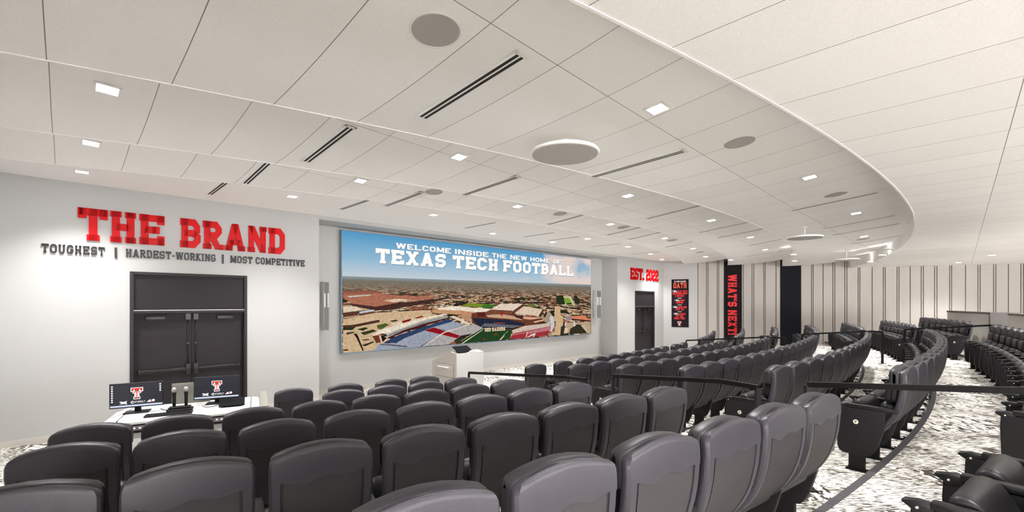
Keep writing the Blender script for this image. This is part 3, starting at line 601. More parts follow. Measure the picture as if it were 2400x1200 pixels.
# stadium shapes of the displayed picture, flat on the screen face
def r7(*p): return [(800+x/7.5, 680+y/7.5) for x, y in p]
def r8(*p): return [(1080+x/7.742, 680+y/7.742) for x, y in p]
G = [
 (r7((30,520),(560,400),(900,380),(1560,350),(1600,420),(1700,440),(1000,610),(700,690),(540,790),(660,940),(560,1065),(30,1105)), (212,182,144)),
 (r7((30,60),(450,25),(900,90),(1600,110),(1640,150),(1000,200),(850,250),(600,290),(200,240),(30,135)), (178,114,90)),
 (r7((200,240),(600,290),(850,250),(1640,150),(1640,205),(850,340),(560,355),(180,265)), (74,48,42)),
 (r7((90,105),(500,80),(520,95),(150,125)), (205,208,205)), (r7((750,180),(1000,150),(1240,175),(900,215)), (228,204,176)),
 (r7((30,20),(420,0),(860,40),(500,60),(30,70)), (150,95,78)),
 (r7((30,290),(200,285),(410,330),(300,360),(30,400)), (228,208,184)), (r7((30,400),(290,370),(290,440),(30,475)), (96,58,46)),
 (r7((300,385),(560,340),(590,370),(330,410)), (200,206,216)), (r7((330,410),(590,370),(590,400),(330,450)), (110,66,52)),
 (r7((30,590),(200,535),(420,490),(700,500),(660,520),(200,610),(30,620)), (220,190,154)), (r7((30,620),(200,610),(660,520),(680,560),(250,650),(30,660)), (80,52,44)),
 (r7((30,660),(250,650),(190,700),(30,705)), (46,50,34)), (r7((270,690),(420,650),(470,670),(380,715)), (48,54,32)), (r7((620,620),(780,580),(840,610),(700,690),(640,680)), (84,96,48)),
 (r7((850,540),(960,520),(1000,540),(900,560)), (52,54,36)), (r7((330,750),(560,690),(620,720),(400,790)), (54,58,38)), (r7((350,970),(560,900),(580,915),(420,985)), (44,40,34)),
 (r7((80,750),(200,730),(240,745),(100,785)), (56,62,40)), (r7((30,1050),(110,1035),(120,1060),(40,1070)), (40,38,32)), (r7((350,870),(480,860),(500,880),(390,885)), (60,48,38)),
 (r7((880,580),(1060,540),(1230,490),(1440,450),(1440,475),(1300,530),(1080,610),(920,625)), (222,202,170)), (r7((1060,545),(1240,495),(1200,545),(1075,580)), (140,24,32)), (r7((1275,490),(1430,448),(1440,470),(1330,500)), (140,24,32)),
 (r7((530,790),(700,690),(1000,610),(1400,500),(1820,410),(1870,430),(1500,520),(1100,650),(800,770),(720,760),(560,810)), (240,226,206)),
 (r7((790,780),(1100,650),(1500,525),(1862,445),(1865,480),(1500,570),(1100,700),(820,830)), (196,186,172)), (r7((820,790),(1100,675),(1500,545),(1860,460),(1862,470),(1500,562),(1100,692),(825,815)), (104,124,138)),
 (r7((820,830),(1100,705),(1500,575),(1870,482),(1872,502),(1500,615),(1100,740),(800,862)), (76,30,32)),
 (r7((540,800),(660,800),(690,920),(610,930)), (112,62,44)), (r7((660,800),(690,790),(720,910),(700,920)), (232,204,164)), (r7((690,790),(800,840),(740,900),(720,910)), (34,24,22)),
 (r7((560,1068),(600,1000),(660,940),(960,930),(1100,850),(1620,645),(1960,550),(2170,610),(1800,740),(1440,960),(1350,1000),(1000,1030)), (160,166,180)),
 (r7((740,920),(1000,790),(1500,630),(1880,500),(1960,550),(1620,645),(1100,850),(960,932)), (50,68,104)),
 (r7((1420,990),(1800,755),(2250,605),(2440,610),(2690,690),(2100,800),(1890,950)), (180,174,172)),
 (r7((1460,710),(1620,655),(2090,800),(2030,845)), (150,24,32)),
 (r7((1410,995),(1800,735),(2250,595),(2250,607),(1810,752),(1440,990)), (234,220,208)), (r7((680,945),(900,955),(1160,985),(1150,1005),(880,975),(680,962)), (84,84,92)),
 (r7((1690,315),(1950,280),(2250,300),(2250,365),(1700,345)), (242,228,208)), (r7((1590,345),(1690,340),(2250,372),(2250,400),(2100,432),(1600,402)), (206,156,116)),
 (r7((235,775),(285,790),(395,1065),(370,1065)), (34,30,30)), (r7((215,770),(260,760),(310,840),(270,850)), (34,30,30)),
 (r7((1890,470),(1970,450),(2100,500),(2250,580),(2250,600),(2050,530)), (232,208,184)),
 (r8((15,290),(130,235),(680,265),(540,325)), (122,142,44)), (r8((340,312),(430,258),(680,265),(540,325)), (66,116,42)),
 (r8((0,312),(560,338),(460,392),(260,402),(0,372)), (242,228,208)), (r8((0,372),(260,402),(300,412),(150,440),(0,420)), (204,142,108)),
 (r8((0,500),(80,410),(180,432),(190,595)), (196,146,112)), (r8((0,545),(190,600),(140,620),(0,590)), (232,212,190)),
 (r8((0,930),(380,700),(935,720),(880,890),(20,970)), (38,70,38)), (r8((0,930),(0,975),(20,970),(60,900)), (38,70,38)),
 (r8((190,430),(300,400),(450,400),(460,440),(900,440),(1120,470),(1500,490),(1530,560),(1260,660),(1000,640),(350,660),(200,600)), (108,62,46)),
 (r8((200,505),(880,540),(1150,600),(1160,650),(1000,640),(350,665),(260,600)), (38,42,60)), (r8((450,455),(700,430),(960,470),(1130,545),(880,522),(500,492)), (208,166,136)),
 (r8((300,405),(445,405),(440,480),(300,480)), (92,36,34)), (r8((580,590),(790,590),(800,605),(590,605)), (150,80,66)),
 (r8((1130,482),(1500,500),(1270,535),(1130,522)), (228,174,144)), (r8((1310,572),(1500,532),(1512,552),(1340,592)), (234,186,154)), (r8((950,460),(1110,455),(1120,520),(1000,500)), (72,44,40)),
 (r8((360,660),(430,600),(1040,640),(950,690)), (102,104,114)), (r8((360,660),(950,690),(935,715),(400,690)), (30,28,36)),
 (r8((540,345),(720,245),(1120,250),(950,370),(550,362)), (234,214,194)), (r8((950,370),(1120,250),(1152,280),(960,440),(920,440)), (100,62,50)), (r8((460,402),(545,352),(935,372),(922,440),(460,440)), (126,76,54)),
 (r8((980,410),(1140,290),(1480,350),(1405,472),(1000,422)), (226,202,178)), (r8((1405,472),(1480,350),(1500,370),(1440,490)), (70,46,42)),
 (r8((715,398),(758,398),(745,465),(725,465)), (172,30,32)), (r8((700,372),(770,372),(765,385),(705,385)), (70,66,80)),
 (r8((1440,490),(1560,380),(1640,430),(1640,560),(1560,600),(1520,560)), (172,150,130)), (r8((1490,470),(1550,380),(1560,420),(1520,500)), (50,34,30)),
 (r8((920,730),(1150,650),(1400,620),(1610,590),(1615,655),(950,785)), (214,192,178)), (r8((880,890),(950,785),(1615,655),(1622,700),(1585,790),(1460,835),(1200,862)), (164,52,60)),
 (r8((1200,750),(1612,662),(1615,730),(1200,800)), (192,122,128)), (r8((940,800),(1200,752),(1195,775),(930,825)), (196,110,114)), (r8((1180,862),(1290,795),(1360,780),(1320,850),(1300,855),(1320,815),(1230,850)), (238,220,206)), (r8((1195,750),(1210,748),(1205,800),(1180,862),(1170,862)), (222,190,180)),
 (r8((1640,450),(1690,520),(1692,650),(1640,765),(1620,740),(1620,580),(1600,500)), (206,206,210)),
 (r8((1700,290),(1790,290),(1810,470),(1850,480),(1850,620),(1790,812),(1680,812),(1722,620),(1692,480)), (214,180,138)),
 (r8((1830,110),(1990,110),(2070,272),(1880,272)), (206,196,156)), (r8((1862,140),(1960,145),(2022,262),(1900,252)), (122,168,56)), (r8((1910,240),(2000,230),(2010,262),(1915,262)), (44,54,30)),
 (r8((1730,100),(1850,90),(1890,250),(1780,270),(1720,200)), (46,52,32)), (r8((2040,110),(2090,90),(2160,200),(2140,260),(2070,250)), (46,50,34)), (r8((1160,270),(1320,250),(1400,310),(1240,300)), (104,120,56)),
 (r8((1900,590),(2350,575),(2350,785),(1960,795),(1900,700)), (192,166,136)), (r8((1990,470),(2250,460),(2290,520),(2350,520),(2350,550),(2000,515)), (218,134,98)), (r8((2000,515),(2350,550),(2350,575),(2010,548)), (80,40,34)),
 (r8((1900,480),(1990,470),(2000,540),(1910,550)), (150,142,150)), (r8((1980,700),(2100,620),(2200,630),(2310,780),(1960,797)), (54,52,36)), (r8((2170,640),(2230,630),(2310,770),(2290,778)), (206,186,162)),
 (r8((1810,660),(1850,650),(1880,560),(1900,560),(1860,760),(1800,790)), (60,50,46)), (r8((1880,680),(1930,680),(1930,780),(1870,785)), (226,206,176)), (r8((2040,575),(2068,570),(2068,655),(2040,658)), (236,226,214)), (r8((1880,600),(1905,560),(1905,650),(1880,660)), (230,220,208)),
 (r8((0,968),(34,966),(402,716),(390,712)), (232,222,192)), (r8((0,925),(0,918),(240,770),(246,775)), (210,206,180)), (r8((690,905),(722,900),(790,820),(770,820)), (236,226,190)), (r8((765,812),(775,812),(856,742),(848,738)), (190,190,160)),
 (r8((600,800),(640,785),(660,810),(610,830)), (140,60,48)), (r8((390,870),(430,865),(440,895),(400,905)), (120,50,44)),
]
mb = MB(); colr = []
for i, (pts, col) in enumerate(G):
    q = [onwall(x, y, OS) for x, y in pts]
    q = [(min(max(a, sv0+.002), sv1-.002), min(max(b, zb+.002), zt-.002)) for a, b in q]
    o = len(mb.v); mb.add([VP_(a, .0006+i*.0002, b) for a, b in q], [list(range(len(q)))]); colr.append(col)
me = mb.mesh('stadium_picture', [], fix=False)
ca = me.color_attributes.new('tint', 'FLOAT_COLOR', 'CORNER')
for p in me.polygons:
    for li in p.loop_indices: ca.data[li].color = (*lin(*colr[p.index]), 1)
pm = bpy.data.materials.new('stadium_picture'); pm.use_nodes = True; nt = pm.node_tree; nt.nodes.clear()
out = nt.nodes.new('ShaderNodeOutputMaterial'); em = nt.nodes.new('ShaderNodeEmission'); at_ = nt.nodes.new('ShaderNodeVertexColor'); at_.layer_name = 'tint'; em.inputs[1].default_value = .92*EM
tc = nt.nodes.new('ShaderNodeTexCoord'); no = nt.nodes.new('ShaderNodeTexNoise'); no.inputs['Scale'].default_value = 14; no.inputs['Detail'].default_value = 4; nt.links.new(tc.outputs['Object'], no.inputs['Vector'])
mr = nt.nodes.new('ShaderNodeMapRange'); mr.inputs[1].default_value = .3; mr.inputs[2].default_value = .7; mr.inputs[3].default_value = .78; mr.inputs[4].default_value = 1.16; nt.links.new(no.outputs['Fac'], mr.inputs[0])
vmx = nt.nodes.new('ShaderNodeVectorMath'); vmx.operation = 'SCALE'; nt.links.new(at_.outputs[0], vmx.inputs[0]); nt.links.new(mr.outputs[0], vmx.inputs['Scale']); nt.links.new(vmx.outputs[0], em.inputs[0]); nt.links.new(em.outputs[0], out.inputs[0])
me.materials.append(pm); link('stadium_picture', me, vw)
def caption(txts, zt_, zb_, t, off, m_, name, ds=0, dz=0):
    b = MB()
    for tx, a, bb in txts:
        for ch, polys in text_polys(tx, onwall(a, 600, OS)[0]+ds, onwall(bb, 600, OS)[0]+ds, zb_+dz, zt_+dz, t, serif=name[0] == 'b', gap=.13):
            for q in polys: b.prism(q, off, off+.0006, VP_)
    return build(name, b, m_, vw, fix=True)
w1 = (onwall(927, 569, OS)[1], onwall(933, 582.5, OS)[1]); w2 = (onwall(881, 581.5, OS)[1], onwall(892, 617, OS)[1])
T1 = (('WELCOME', 927, 1056), ('INSIDE', 1065, 1144), ('THE', 1152, 1186), ('NEW', 1195, 1234), ('HOME', 1242, 1288), ('OF', 1296, 1315))
T2 = (('TEXAS', 881, 1044), ('TECH', 1061, 1166), ('FOOTBALL', 1178, 1343))
caption(T1, *w1, .22, .018, M['txt_s'], 'caption_shadow', .014, -.018); caption(T2, *w2, .25, .018, M['txt_s'], 'big_caption_shadow', .018, -.022)
caption(T1, *w1, .22, .020, M['txt_w'], 'caption_lettering'); caption(T2, *w2, .25, .020, M['txt_w'], 'big_caption_lettering')
b = MB()
q = [onwall(1080+x/7.742, 680+y/7.742, OS) for x, y in ((430,742),(800,742),(430,708),(800,722))]
for ch, polys in text_polys('RED RAIDERS', q[0][0], q[1][0], q[0][1]-.02, q[0][1]+.10, .26): 
    for qq in polys: b.prism(qq, .0175, .018, VP_)
build('end_zone_lettering', b, mat('end_zone_cream', (.1,.1,.1), .5, emis=lin(222,190,150), estr=.9*EM), vw)
# column loudspeakers either side
def column_speaker(xa, xb, yt, yb, label):
    s0, z1 = onwall(xa, yt, -RD+.25); s1 = onwall(xb, yb, -RD+.25)[0]; z0 = onwall(xa, yb, -RD+.25)[1]
    base = WP((s0+s1)/2, -RD+.12, z0); P = lambda s, o, z: WP(s, o, z)-base
    t = thing('column_speaker', base, label, 'loudspeaker', 'column loudspeakers beside the video wall')
    m = MB(); m.box(s0, s1, -RD+.04, -RD+.23, z0, z1, P); build('cabinet', m, M['lam_white'], t, bevel=.006)
    h = z1-z0
    for n_, a, b_ in (('upper_grille', z0+h*.765, z1-.01), ('lower_grille', z0+.01, z0+h*.475)):
        m = MB(); m.box(s0+.01, s1-.01, -RD+.23, -RD+.245, a, b_, P); build(n_, m, M['grey_fab'], t)
    m = MB(); c = (s0+s1)/2; m.box(c-.02, c+.02, -RD+.23, -RD+.24, z0+h*.475, z0+h*.765, P); build('tweeter_slot', m, M['grey_fab'], t)
    m = MB(); m.box(s0+.05, s1-.05, -RD, -RD+.04, z0+.2, z1-.2, P); build('wall_bracket', m, M['white'], t)
column_speaker(760, 772, 660, 775, 'slim white and grey column loudspeaker in the recess, beside the lettered wall')
column_speaker(1400, 1409, 681, 746, 'slim pale column loudspeaker in the recess, on the far door side of the screen')

# ---------------------------------------------------------------- side wall: poster and banners
def flat_board(name, x0, x1, ytop, ybot, m_, label, cat, thick=.02, full=False):
    s0, z1 = onside(x0, ytop); s1, z0 = onside(x1, ybot)
    if full: z1 = 4.25; z0 = .06
    base = SP((s0+s1)/2, 0, z0); t = thing(name, base, label, cat); P = lambda s, o, z: SP(s, o, z)-base
    m = MB(); m.box(s0, s1, .002 if not full else -.03, thick, z0, z1, P); build('board', m, m_, t)
    return t, P, s0, s1, z0, z1
t, P, s0, s1, z0, z1 = flat_board('wall_poster', 1574, 1614, 655, 767, M['banner'], 'tall dark poster with red and white lines of an oath on the white wall', 'poster')
H = z1-z0; Wd = s1-s0
def line(parent, P, rows, th):
    for name, m_, items in rows:
        b = MB()
        for tx, u0, u1, v0, v1, sf in items:
            for ch, polys in text_polys(tx, s0+u0*Wd, s0+u1*Wd, z0+(1-v1)*H, z0+(1-v0)*H, .22, serif=sf):
                for q in polys: b.prism(q, th, th+.004, P)
        build(name, b, m_, parent)
y_ = lambda y: (y-95)/(1115-95)
x_ = lambda x: (x-88)/(460-88)
wl = [('PLAYER-COACHES', x_(148), x_(400), y_(125), y_(158), False)]
rl = []
for tx, xa, xb, ya, yb, wt in (('I WILL', 108, 215, 330, 370, 1), ('PLAY WITH', 224, 430, 330, 370, 0), ('AND HARDER SPEED', 108, 430, 378, 418, 0), ('& VIOLENCE', 165, 365, 428, 468, 0),
        ('I WILL', 160, 268, 525, 562, 1), ('SHOW', 278, 372, 525, 562, 0), ('COURAGE', 190, 340, 572, 610, 0), ('I WILL', 118, 224, 668, 706, 1), ('KNOW AND', 232, 415, 668, 710, 0), ('DO MY JOB', 175, 355, 718, 756, 0),
        ('I WILL', 133, 244, 812, 850, 1), ('ALWAYS', 252, 390, 816, 856, 0), ('PUT THIS', 180, 342, 864, 902, 0), ('FAMILY FIRST', 143, 382, 908, 950, 0)):
    (wl if wt else rl).append((tx, x_(xa), x_(xb), y_(ya), y_(yb), False))
line(t, P, (('white_lettering', M['banner_wht'], wl), ('red_lettering', M['banner_red'], rl), ('heading_lettering', M['banner_org'], [('OATH', x_(128), x_(415), y_(170), y_(285), True)])), .02)
b = MB()
for y in (496, 642, 786): b.box(s0+x_(222)*Wd, s0+x_(308)*Wd, .02, .024, z0+(1-y_(y)-.004)*H, z0+(1-y_(y)+.004)*H, P)
build('dividing_rule', b, M['banner_wht'], t)
def double_t(put, cx, z0, w_, h_):
    """put(material, polygon, level): a slab T with outline and a second T inside it"""
    def T(wt, ht, zc, ws, wb, hb, top, mt, lv, ends=0):
        put(mt, [(cx-wt/2, top-ht-ends), (cx-wt/2, top), (cx+wt/2, top), (cx+wt/2, top-ht-ends), (cx+wt/2-wt*.16, top-ht-ends), (cx+wt/2-wt*.16, top-ht), (cx-wt/2+wt*.16, top-ht), (cx-wt/2+wt*.16, top-ht-ends)], lv)
        put(mt, [(cx-ws/2, zc), (cx+ws/2, zc), (cx+ws/2, top-ht*.9), (cx-ws/2, top-ht*.9)], lv)
        put(mt, [(cx-wb/2, zc), (cx+wb/2, zc), (cx+wb/2, zc+hb), (cx-wb/2, zc+hb)], lv)
    z1 = z0+h_
    T(w_, h_*.26, z0, w_*.40, w_*.56, h_*.24, z1, 'w', 0, h_*.10)
    put('w', [(cx-w_*.34, z1-h_*.50), (cx+w_*.34, z1-h_*.50), (cx+w_*.34, z1-h_*.26), (cx-w_*.34, z1-h_*.26)], 0)
    T(w_*.86, h_*.12, z0+h_*.06, w_*.30, w_*.46, h_*.13, z1-h_*.05, 'k', 1, h_*.13)
    T(w_*.78, h_*.11, z1-h_*.40, w_*.12, w_*.12, h_*.05, z1-h_*.06, 'r', 2, h_*.09)
    put('w', [(cx-w_*.14, z0+h_*.16), (cx+w_*.14, z0+h_*.16), (cx+w_*.14, z1-h_*.45), (cx-w_*.14, z1-h_*.45)], 2)
    put('w', [(cx-w_*.30, z1-h_*.47), (cx+w_*.30, z1-h_*.47), (cx+w_*.30, z1-h_*.33), (cx-w_*.30, z1-h_*.33)], 2)
    put('k', [(cx-w_*.22, z1-h_*.33), (cx-w_*.16, z1-h_*.33), (cx-w_*.16, z1-h_*.27), (cx-w_*.22, z1-h_*.27)], 3); put('k', [(cx+w_*.16, z1-h_*.33), (cx+w_*.22, z1-h_*.33), (cx+w_*.22, z1-h_*.27), (cx+w_*.16, z1-h_*.27)], 3)
    T(w_*.54, h_*.06, z0+h_*.09, w_*.08, w_*.20, h_*.05, z1-h_*.37, 'r', 3, h_*.04)
    put('r', [(cx-w_*.22, z0+h_*.06), (cx-w_*.17, z0+h_*.06), (cx-w_*.17, z0+h_*.19), (cx-w_*.22, z0+h_*.19)], 3)
def logo(parent, P, cx, z0, w_, h_, off, mats, step=.0012, thick=.001):
    b = MB(); idx = {'w': 0, 'k': 1, 'r': 2}
    double_t(lambda mt, poly, lv: b.prism(poly, off+lv*step, off+lv*step+thick, P, m=idx[mt]), cx, z0, w_, h_)
    return build('emblem', b, mats, parent)
logo(t, P, s0+Wd*.46, z0+H*(1-y_(1088)), Wd*.23, H*.095, .0205, [M['banner_wht'], M['banner'], M['banner_red']], .003, .003)
t, P, s0, s1, z0, z1 = flat_board('hanging_banner', 1697.5, 1738, 613, 800, M['banner'], 'full-height dark banner with red letters running down it reading WHAT\'S NEXT!', 'banner', full=True)
zt_, zb_ = onside(1717, 643.5)[1], onside(1717, 785)[1]; sa, sb = onside(1706, 700)[0], onside(1727, 700)[0]
b = MB()
its = text_polys("WHAT'S", 0, (zt_-zb_)*.53, 0, 1, .25, gap=.12)+text_polys('NEXT!', (zt_-zb_)*.585, zt_-zb_, 0, 1, .25, gap=.12)
tb = t
for ch, polys in its:
    b = MB()
    for q in polys: b.prism([(sa+v*(sb-sa), zt_-u) for u, v in q], .02, .026, P)
    build('letter', b, M['banner_red'], tb)
flat_board('wall_panel', 1829.5, 1877, 613, 800, M['navy'], 'plain full-height near-black panel between pale fabric wall panels', 'wall panel', full=True)

# ---------------------------------------------------------------- theatre seats
PROF = [(.300,.315),(.285,.330),(.24,.366),(.19,.412),(.148,.458),(.112,.505),(.082,.555),(.058,.605),(.038,.66),(.022,.72),(.010,.785),(.003,.85),(-.001,.91),(-.001,.96),(.000,1.00),(.002,1.03),(.003,1.045),(.004,1.053),(.006,1.06)]
def half_w(z):
    w_ = .238+.014*min(1, max(0, (z-.33)/.5))
    if z > 1.018: w_ -= .036*(1-math.sqrt(max(0, 1-((z-1.018)/.042)**2)))
    if z < .36: w_ -= .02*(.36-z)/.045
    return w_
def archz(x, z): return -.050*(x/.25)**2*max(0, min(1, (z-.90)/.12))
def make_shell():
    mb = MB(); rings = []; TH = .046; prev = None
    for i, (y, z) in enumerate(PROF):
        a = PROF[max(i-1,0)]; b = PROF[min(i+1,len(PROF)-1)]; t = Vector((b[0]-a[0], b[1]-a[1])).normalized(); n = Vector((t.y, -t.x))   # forward normal
        hw = half_w(z); th = TH*(1 if z < 1.055 else .86); r = min(.018, th*.45); ring = []
        for cx_, cy_, a0 in ((hw-r, r, -90), (hw-r, th-r, 0), (-hw+r, th-r, 90), (-hw+r, r, 180)):
            for k in range(5):
                an = math.radians(a0+k*22.5); px_ = cx_+r*math.cos(an); d = cy_+r*math.sin(an)
                ring.append((px_, d))
        # subdivide the long back and front runs so that the top can arch
        full = []
        m_ = len(ring)
        for k in range(m_):
            p, q = ring[k], ring[(k+1) % m_]; full.append(p)
            if abs(q[0]-p[0]) > .1:
                for u in range(1, 8): full.append((p[0]+(q[0]-p[0])*u/8, p[1]))
        rings.append([(px_, y+n.x*d, z+n.y*d+archz(px_, z)) for px_, d in full])
    mb.loft(rings); return mb.mesh('back_shell', M['shell'])
def make_back_face(which):
    """raised rim and lip of the shell's back ('lip'), or the fabric field it frames ('panel')"""
    zs = [.345,.37,.41,.46,.51,.56,.61,.66,.72,.78,.83]
    def prof_at(z):
        for (y0, z0), (y1, z1) in zip(PROF, PROF[1:]):
            if z0 <= z <= z1: f = (z-z0)/(z1-z0); t = Vector((y1-y0, z1-z0)).normalized(); return y0+f*(y1-y0), Vector((t.y, -t.x))
        return PROF[-1][0], Vector((1, 0))
    wave = lambda u: .888+.010*math.cos(2*PI*u)+.006*math.sin(PI*u)      # u -1..1
    def pt(x, z, d):
        y, n = prof_at(z); return (x, y+n.x*d, z+n.y*d+archz(x, z))
    mb = MB(); N = 18; ui = .80
    us = [-ui+2*ui*i/N for i in range(N+1)]
    if which == 'panel':
        def field(uu, d, mi):
            rows = []
            for z in zs+[None]: rows.append([pt(u*half_w(.7 if z is None else z), (wave(u/ui)-.001) if z is None else z+(wave(u/ui)-.888)*max(0, (z-.6)/.28), d) for u in uu])
            n = len(uu); mb.add([p for r in rows for p in r], [(j*n+i, j*n+i+1, (j+1)*n+i+1, (j+1)*n+i) for j in range(len(rows)-1) for i in range(n-1)], mi, True)
        um = [-.745+1.49*i/N for i in range(N+1)]; field(um, -.0052, 0)
        for e in (-1, 1):
            field([e*.745, e*.747], -.0052, 0); field(sorted([e*.745, e*.80]), -.0012, 1)  # black strip stands in for the shade of a deep side groove
            a = [pt(e*.745*half_w(z), z, -.0052) for z in zs]; b = [pt(e*.745*half_w(z), z, -.0012) for z in zs]; mb.add(a+b, [(i, i+1, len(zs)+i+1, len(zs)+i) for i in range(len(zs)-1)], 1)
        return mb.mesh('back_panel', [M['panel'], M['slot']], fix=False)
    dl = -.0085
    # upper lip: rows from the wave to just under the top edge
    f = [0, .12, .3, .5, .7, .85, .95, 1]; cols = [-.955]+us+[.955]
    rows = []
    for k in f:
        rows.append([pt(u*half_w(min(1.054, wave(max(-1, min(1, u/ui)))*(1-k)+1.054*k)), (wave(max(-1, min(1, u/ui)))*(1-k)+1.054*k), dl if k < 1 else -.002) for u in cols])
    n = len(cols); mb.add([p for r in rows for p in r], [(j*n+i, j*n+i+1, (j+1)*n+i+1, (j+1)*n+i) for j in range(len(rows)-1) for i in range(n-1)], 0, True)
    lo = [pt(u*half_w(.9), wave(max(-1, min(1, u/ui))), 0) for u in cols]
    mb.add(rows[0]+lo, [(i, i+1, n+i+1, n+i) for i in range(n-1)])
    for s in (-1, 1):
        a = []; b = []; c = []; d_ = []
        for z in zs+[wave(s)]:
            hw = half_w(z); a.append(pt(s*ui*hw, z, 0)); b.append(pt(s*ui*hw, z, dl)); c.append(pt(s*.94*hw, z, dl)); d_.append(pt(s*.985*hw, z, .004))
        k = len(a); mb.add(a+b+c+d_, [(q*k+i, q*k+i+1, (q+1)*k+i+1, (q+1)*k+i) for q in range(3) for i in range(k-1)])
        e = [pt(s*.955*half_w(wave(s)*(1-q)+1.054*q), wave(s)*(1-q)+1.054*q, dl if q < 1 else -.002) for q in f]; g = [pt(s*.995*half_w(wave(s)*(1-q)+1.054*q), wave(s)*(1-q)+1.05*q, .004) for q in f]
        mb.add(e+g, [(i, i+1, len(f)+i+1, len(f)+i) for i in range(len(f)-1)])
    return mb.mesh('back_rim', M['shell'], fix=False)
def pad(name, w_, y0, y1, z0, z1, tilt, m_, r=.03, arch=0):
    mb = MB(); c = Vector((0, (y0+y1)/2, (z0+z1)/2)); R = Matrix.Rotation(tilt, 3, 'X')
    N = 6; xs = [-w_/2+w_*i/N for i in range(N+1)]
    rings = []
    hy, hz = (y1-y0)/2, (z1-z0)/2
    for i, x in enumerate([-w_/2, -w_/2+r*.3, -w_/2+r]+xs[1:-1]+[w_/2-r, w_/2-r*.3, w_/2]):
        e = min(1, (w_/2-abs(x))/r); ins = r*(1-math.sqrt(max(0, 1-(1-e)**2))); ring = []
        a_, b_ = hy-ins, hz-ins
        for cy_, cz_, a0 in ((a_-r, -b_+r, -90), (a_-r, b_-r, 0), (-a_+r, b_-r, 90), (-a_+r, -b_+r, 180)):
            for k in range(4):
                an = math.radians(a0+k*30); ring.append(Vector((x, cy_+r*math.cos(an), cz_+r*math.sin(an))))
        rings.append([c+R @ Vector((p.x, p.y, p.z-arch*(p.x/(w_/2))**2)) for p in ring])
    mb.loft(rings); return mb.mesh(name, m_)
def make_seat():
    out = [(y+.045, z-.055) for y, z in [(.13,.46),(.17,.41),(.23,.43),(.30,.52),(.36,.62),(.385,.69),(.37,.735),(.325,.752),(.275,.735),(.235,.68),(.18,.57)]]
    # smooth the closed outline
    pts = [Vector(p) for p in out]
    for _ in range(2):
        q = []
        for i in range(len(pts)): a, b = pts[i], pts[(i+1) % len(pts)]; q += [a*.75+b*.25, a*.25+b*.75]
        pts = q
    c = sum(pts, Vector((0,0)))/len(pts); mb = MB(); rings = []
    for x, k in ((-.225,.80),(-.222,.90),(-.21,.97),(-.18,1),(0,1),(.18,1),(.21,.97),(.222,.90),(.225,.80)):
        rings.append([(x, *(c+(p-c)*k)) for p in pts])
    mb.loft(rings); return mb.mesh('seat', M['vinyl'])
def make_arm():
    mb = MB(); mb.prism([(.05,.615),(.05,.655),(.455,.662),(.465,.655),(.465,.622)], -.0245, .0245, lambda a, o, c: Vector((o, a, c)))
    return mb.mesh('armrest', M['arm'], bevel=.009, seg=3)
def make_tip():
    mb = MB(); mb.prism([(.45,.600),(.45,.646),(.510,.650),(.560,.640),(.567,.628),(.510,.590)], -.023, .023, lambda a, o, c: Vector((o, a, c)))
    me = mb.mesh('tablet_hinge', M['arm'], bevel=.006); return me
def make_screw():
    mb = MB(); mb.cyl((-.0275, .507, .617), .006, .055, 10, 'x'); return mb.mesh('screw', M['screw'])
def make_side(th, name, m_):
    out = [(.53,.618),(.14,.618),(.150,.44),(.195,.28),(.235,.195),(.26,.165),(.31,.15),(.47,.155),(.51,.175),(.526,.22),(.535,.52)]
    mb = MB(); mb.prism(out, -th/2, th/2, lambda a, o, c: Vector((o, a, c))); return mb.mesh(name, m_, bevel=.008, seg=3)
def make_leg():
    mb = MB(); mb.box(-.024, .024, .30, .43, 0, .175); mb.box(-.05, .05, .24, .45, 0, .010)
    for y in (.265, .44): mb.cyl((.036, y, .010), .010, .012, 8); mb.cyl((-.036, y, .010), .010, .012, 8)
    return mb.mesh('leg', M['black'])
ME = dict(shell=make_shell(), rim=make_back_face('lip'), panel=make_back_face('panel'),
    head=pad('headrest', .490, .040, .130, .890, 1.056, .02, M['head'], .028, .048), c1=pad('back_cushion', .42, .055, .165, .70, .878, .10, M['vinyl'], .03), c2=pad('back_cushion', .42, .10, .215, .50, .692, .28, M['vinyl'], .03),
    seat=make_seat(), arm=make_arm(), tip=make_tip(), screw=make_screw(), side=make_side(.034, 'side_panel', M['arm']), endp=make_side(.050, 'end_panel', M['endp']), leg=make_leg())
def badge_mesh(ch, side):
    mb = MB(); x = side*.0255; sx = side
    ring = lambda r, xx: [(xx, .37+r*math.cos(2*PI*i/24), .485+r*math.sin(2*PI*i/24)) for i in range(24)]
    mb.loft([ring(.022, x), ring(.022, x+sx*.003), ring(.020, x+sx*.004)], smooth=False)
    for c_, polys in text_polys(ch, -.0085, .0085, -.011, .011, .24):
        for q in polys: mb.prism([((.37+u*(1 if side > 0 else -1)), .485+v) for u, v in q], x+sx*.0042, x+sx*.0052, lambda a, o, c: Vector((o, a, c)), m=1)
    return mb.mesh('row_badge', [M['disc'], M['ink']])
BADGE = {}
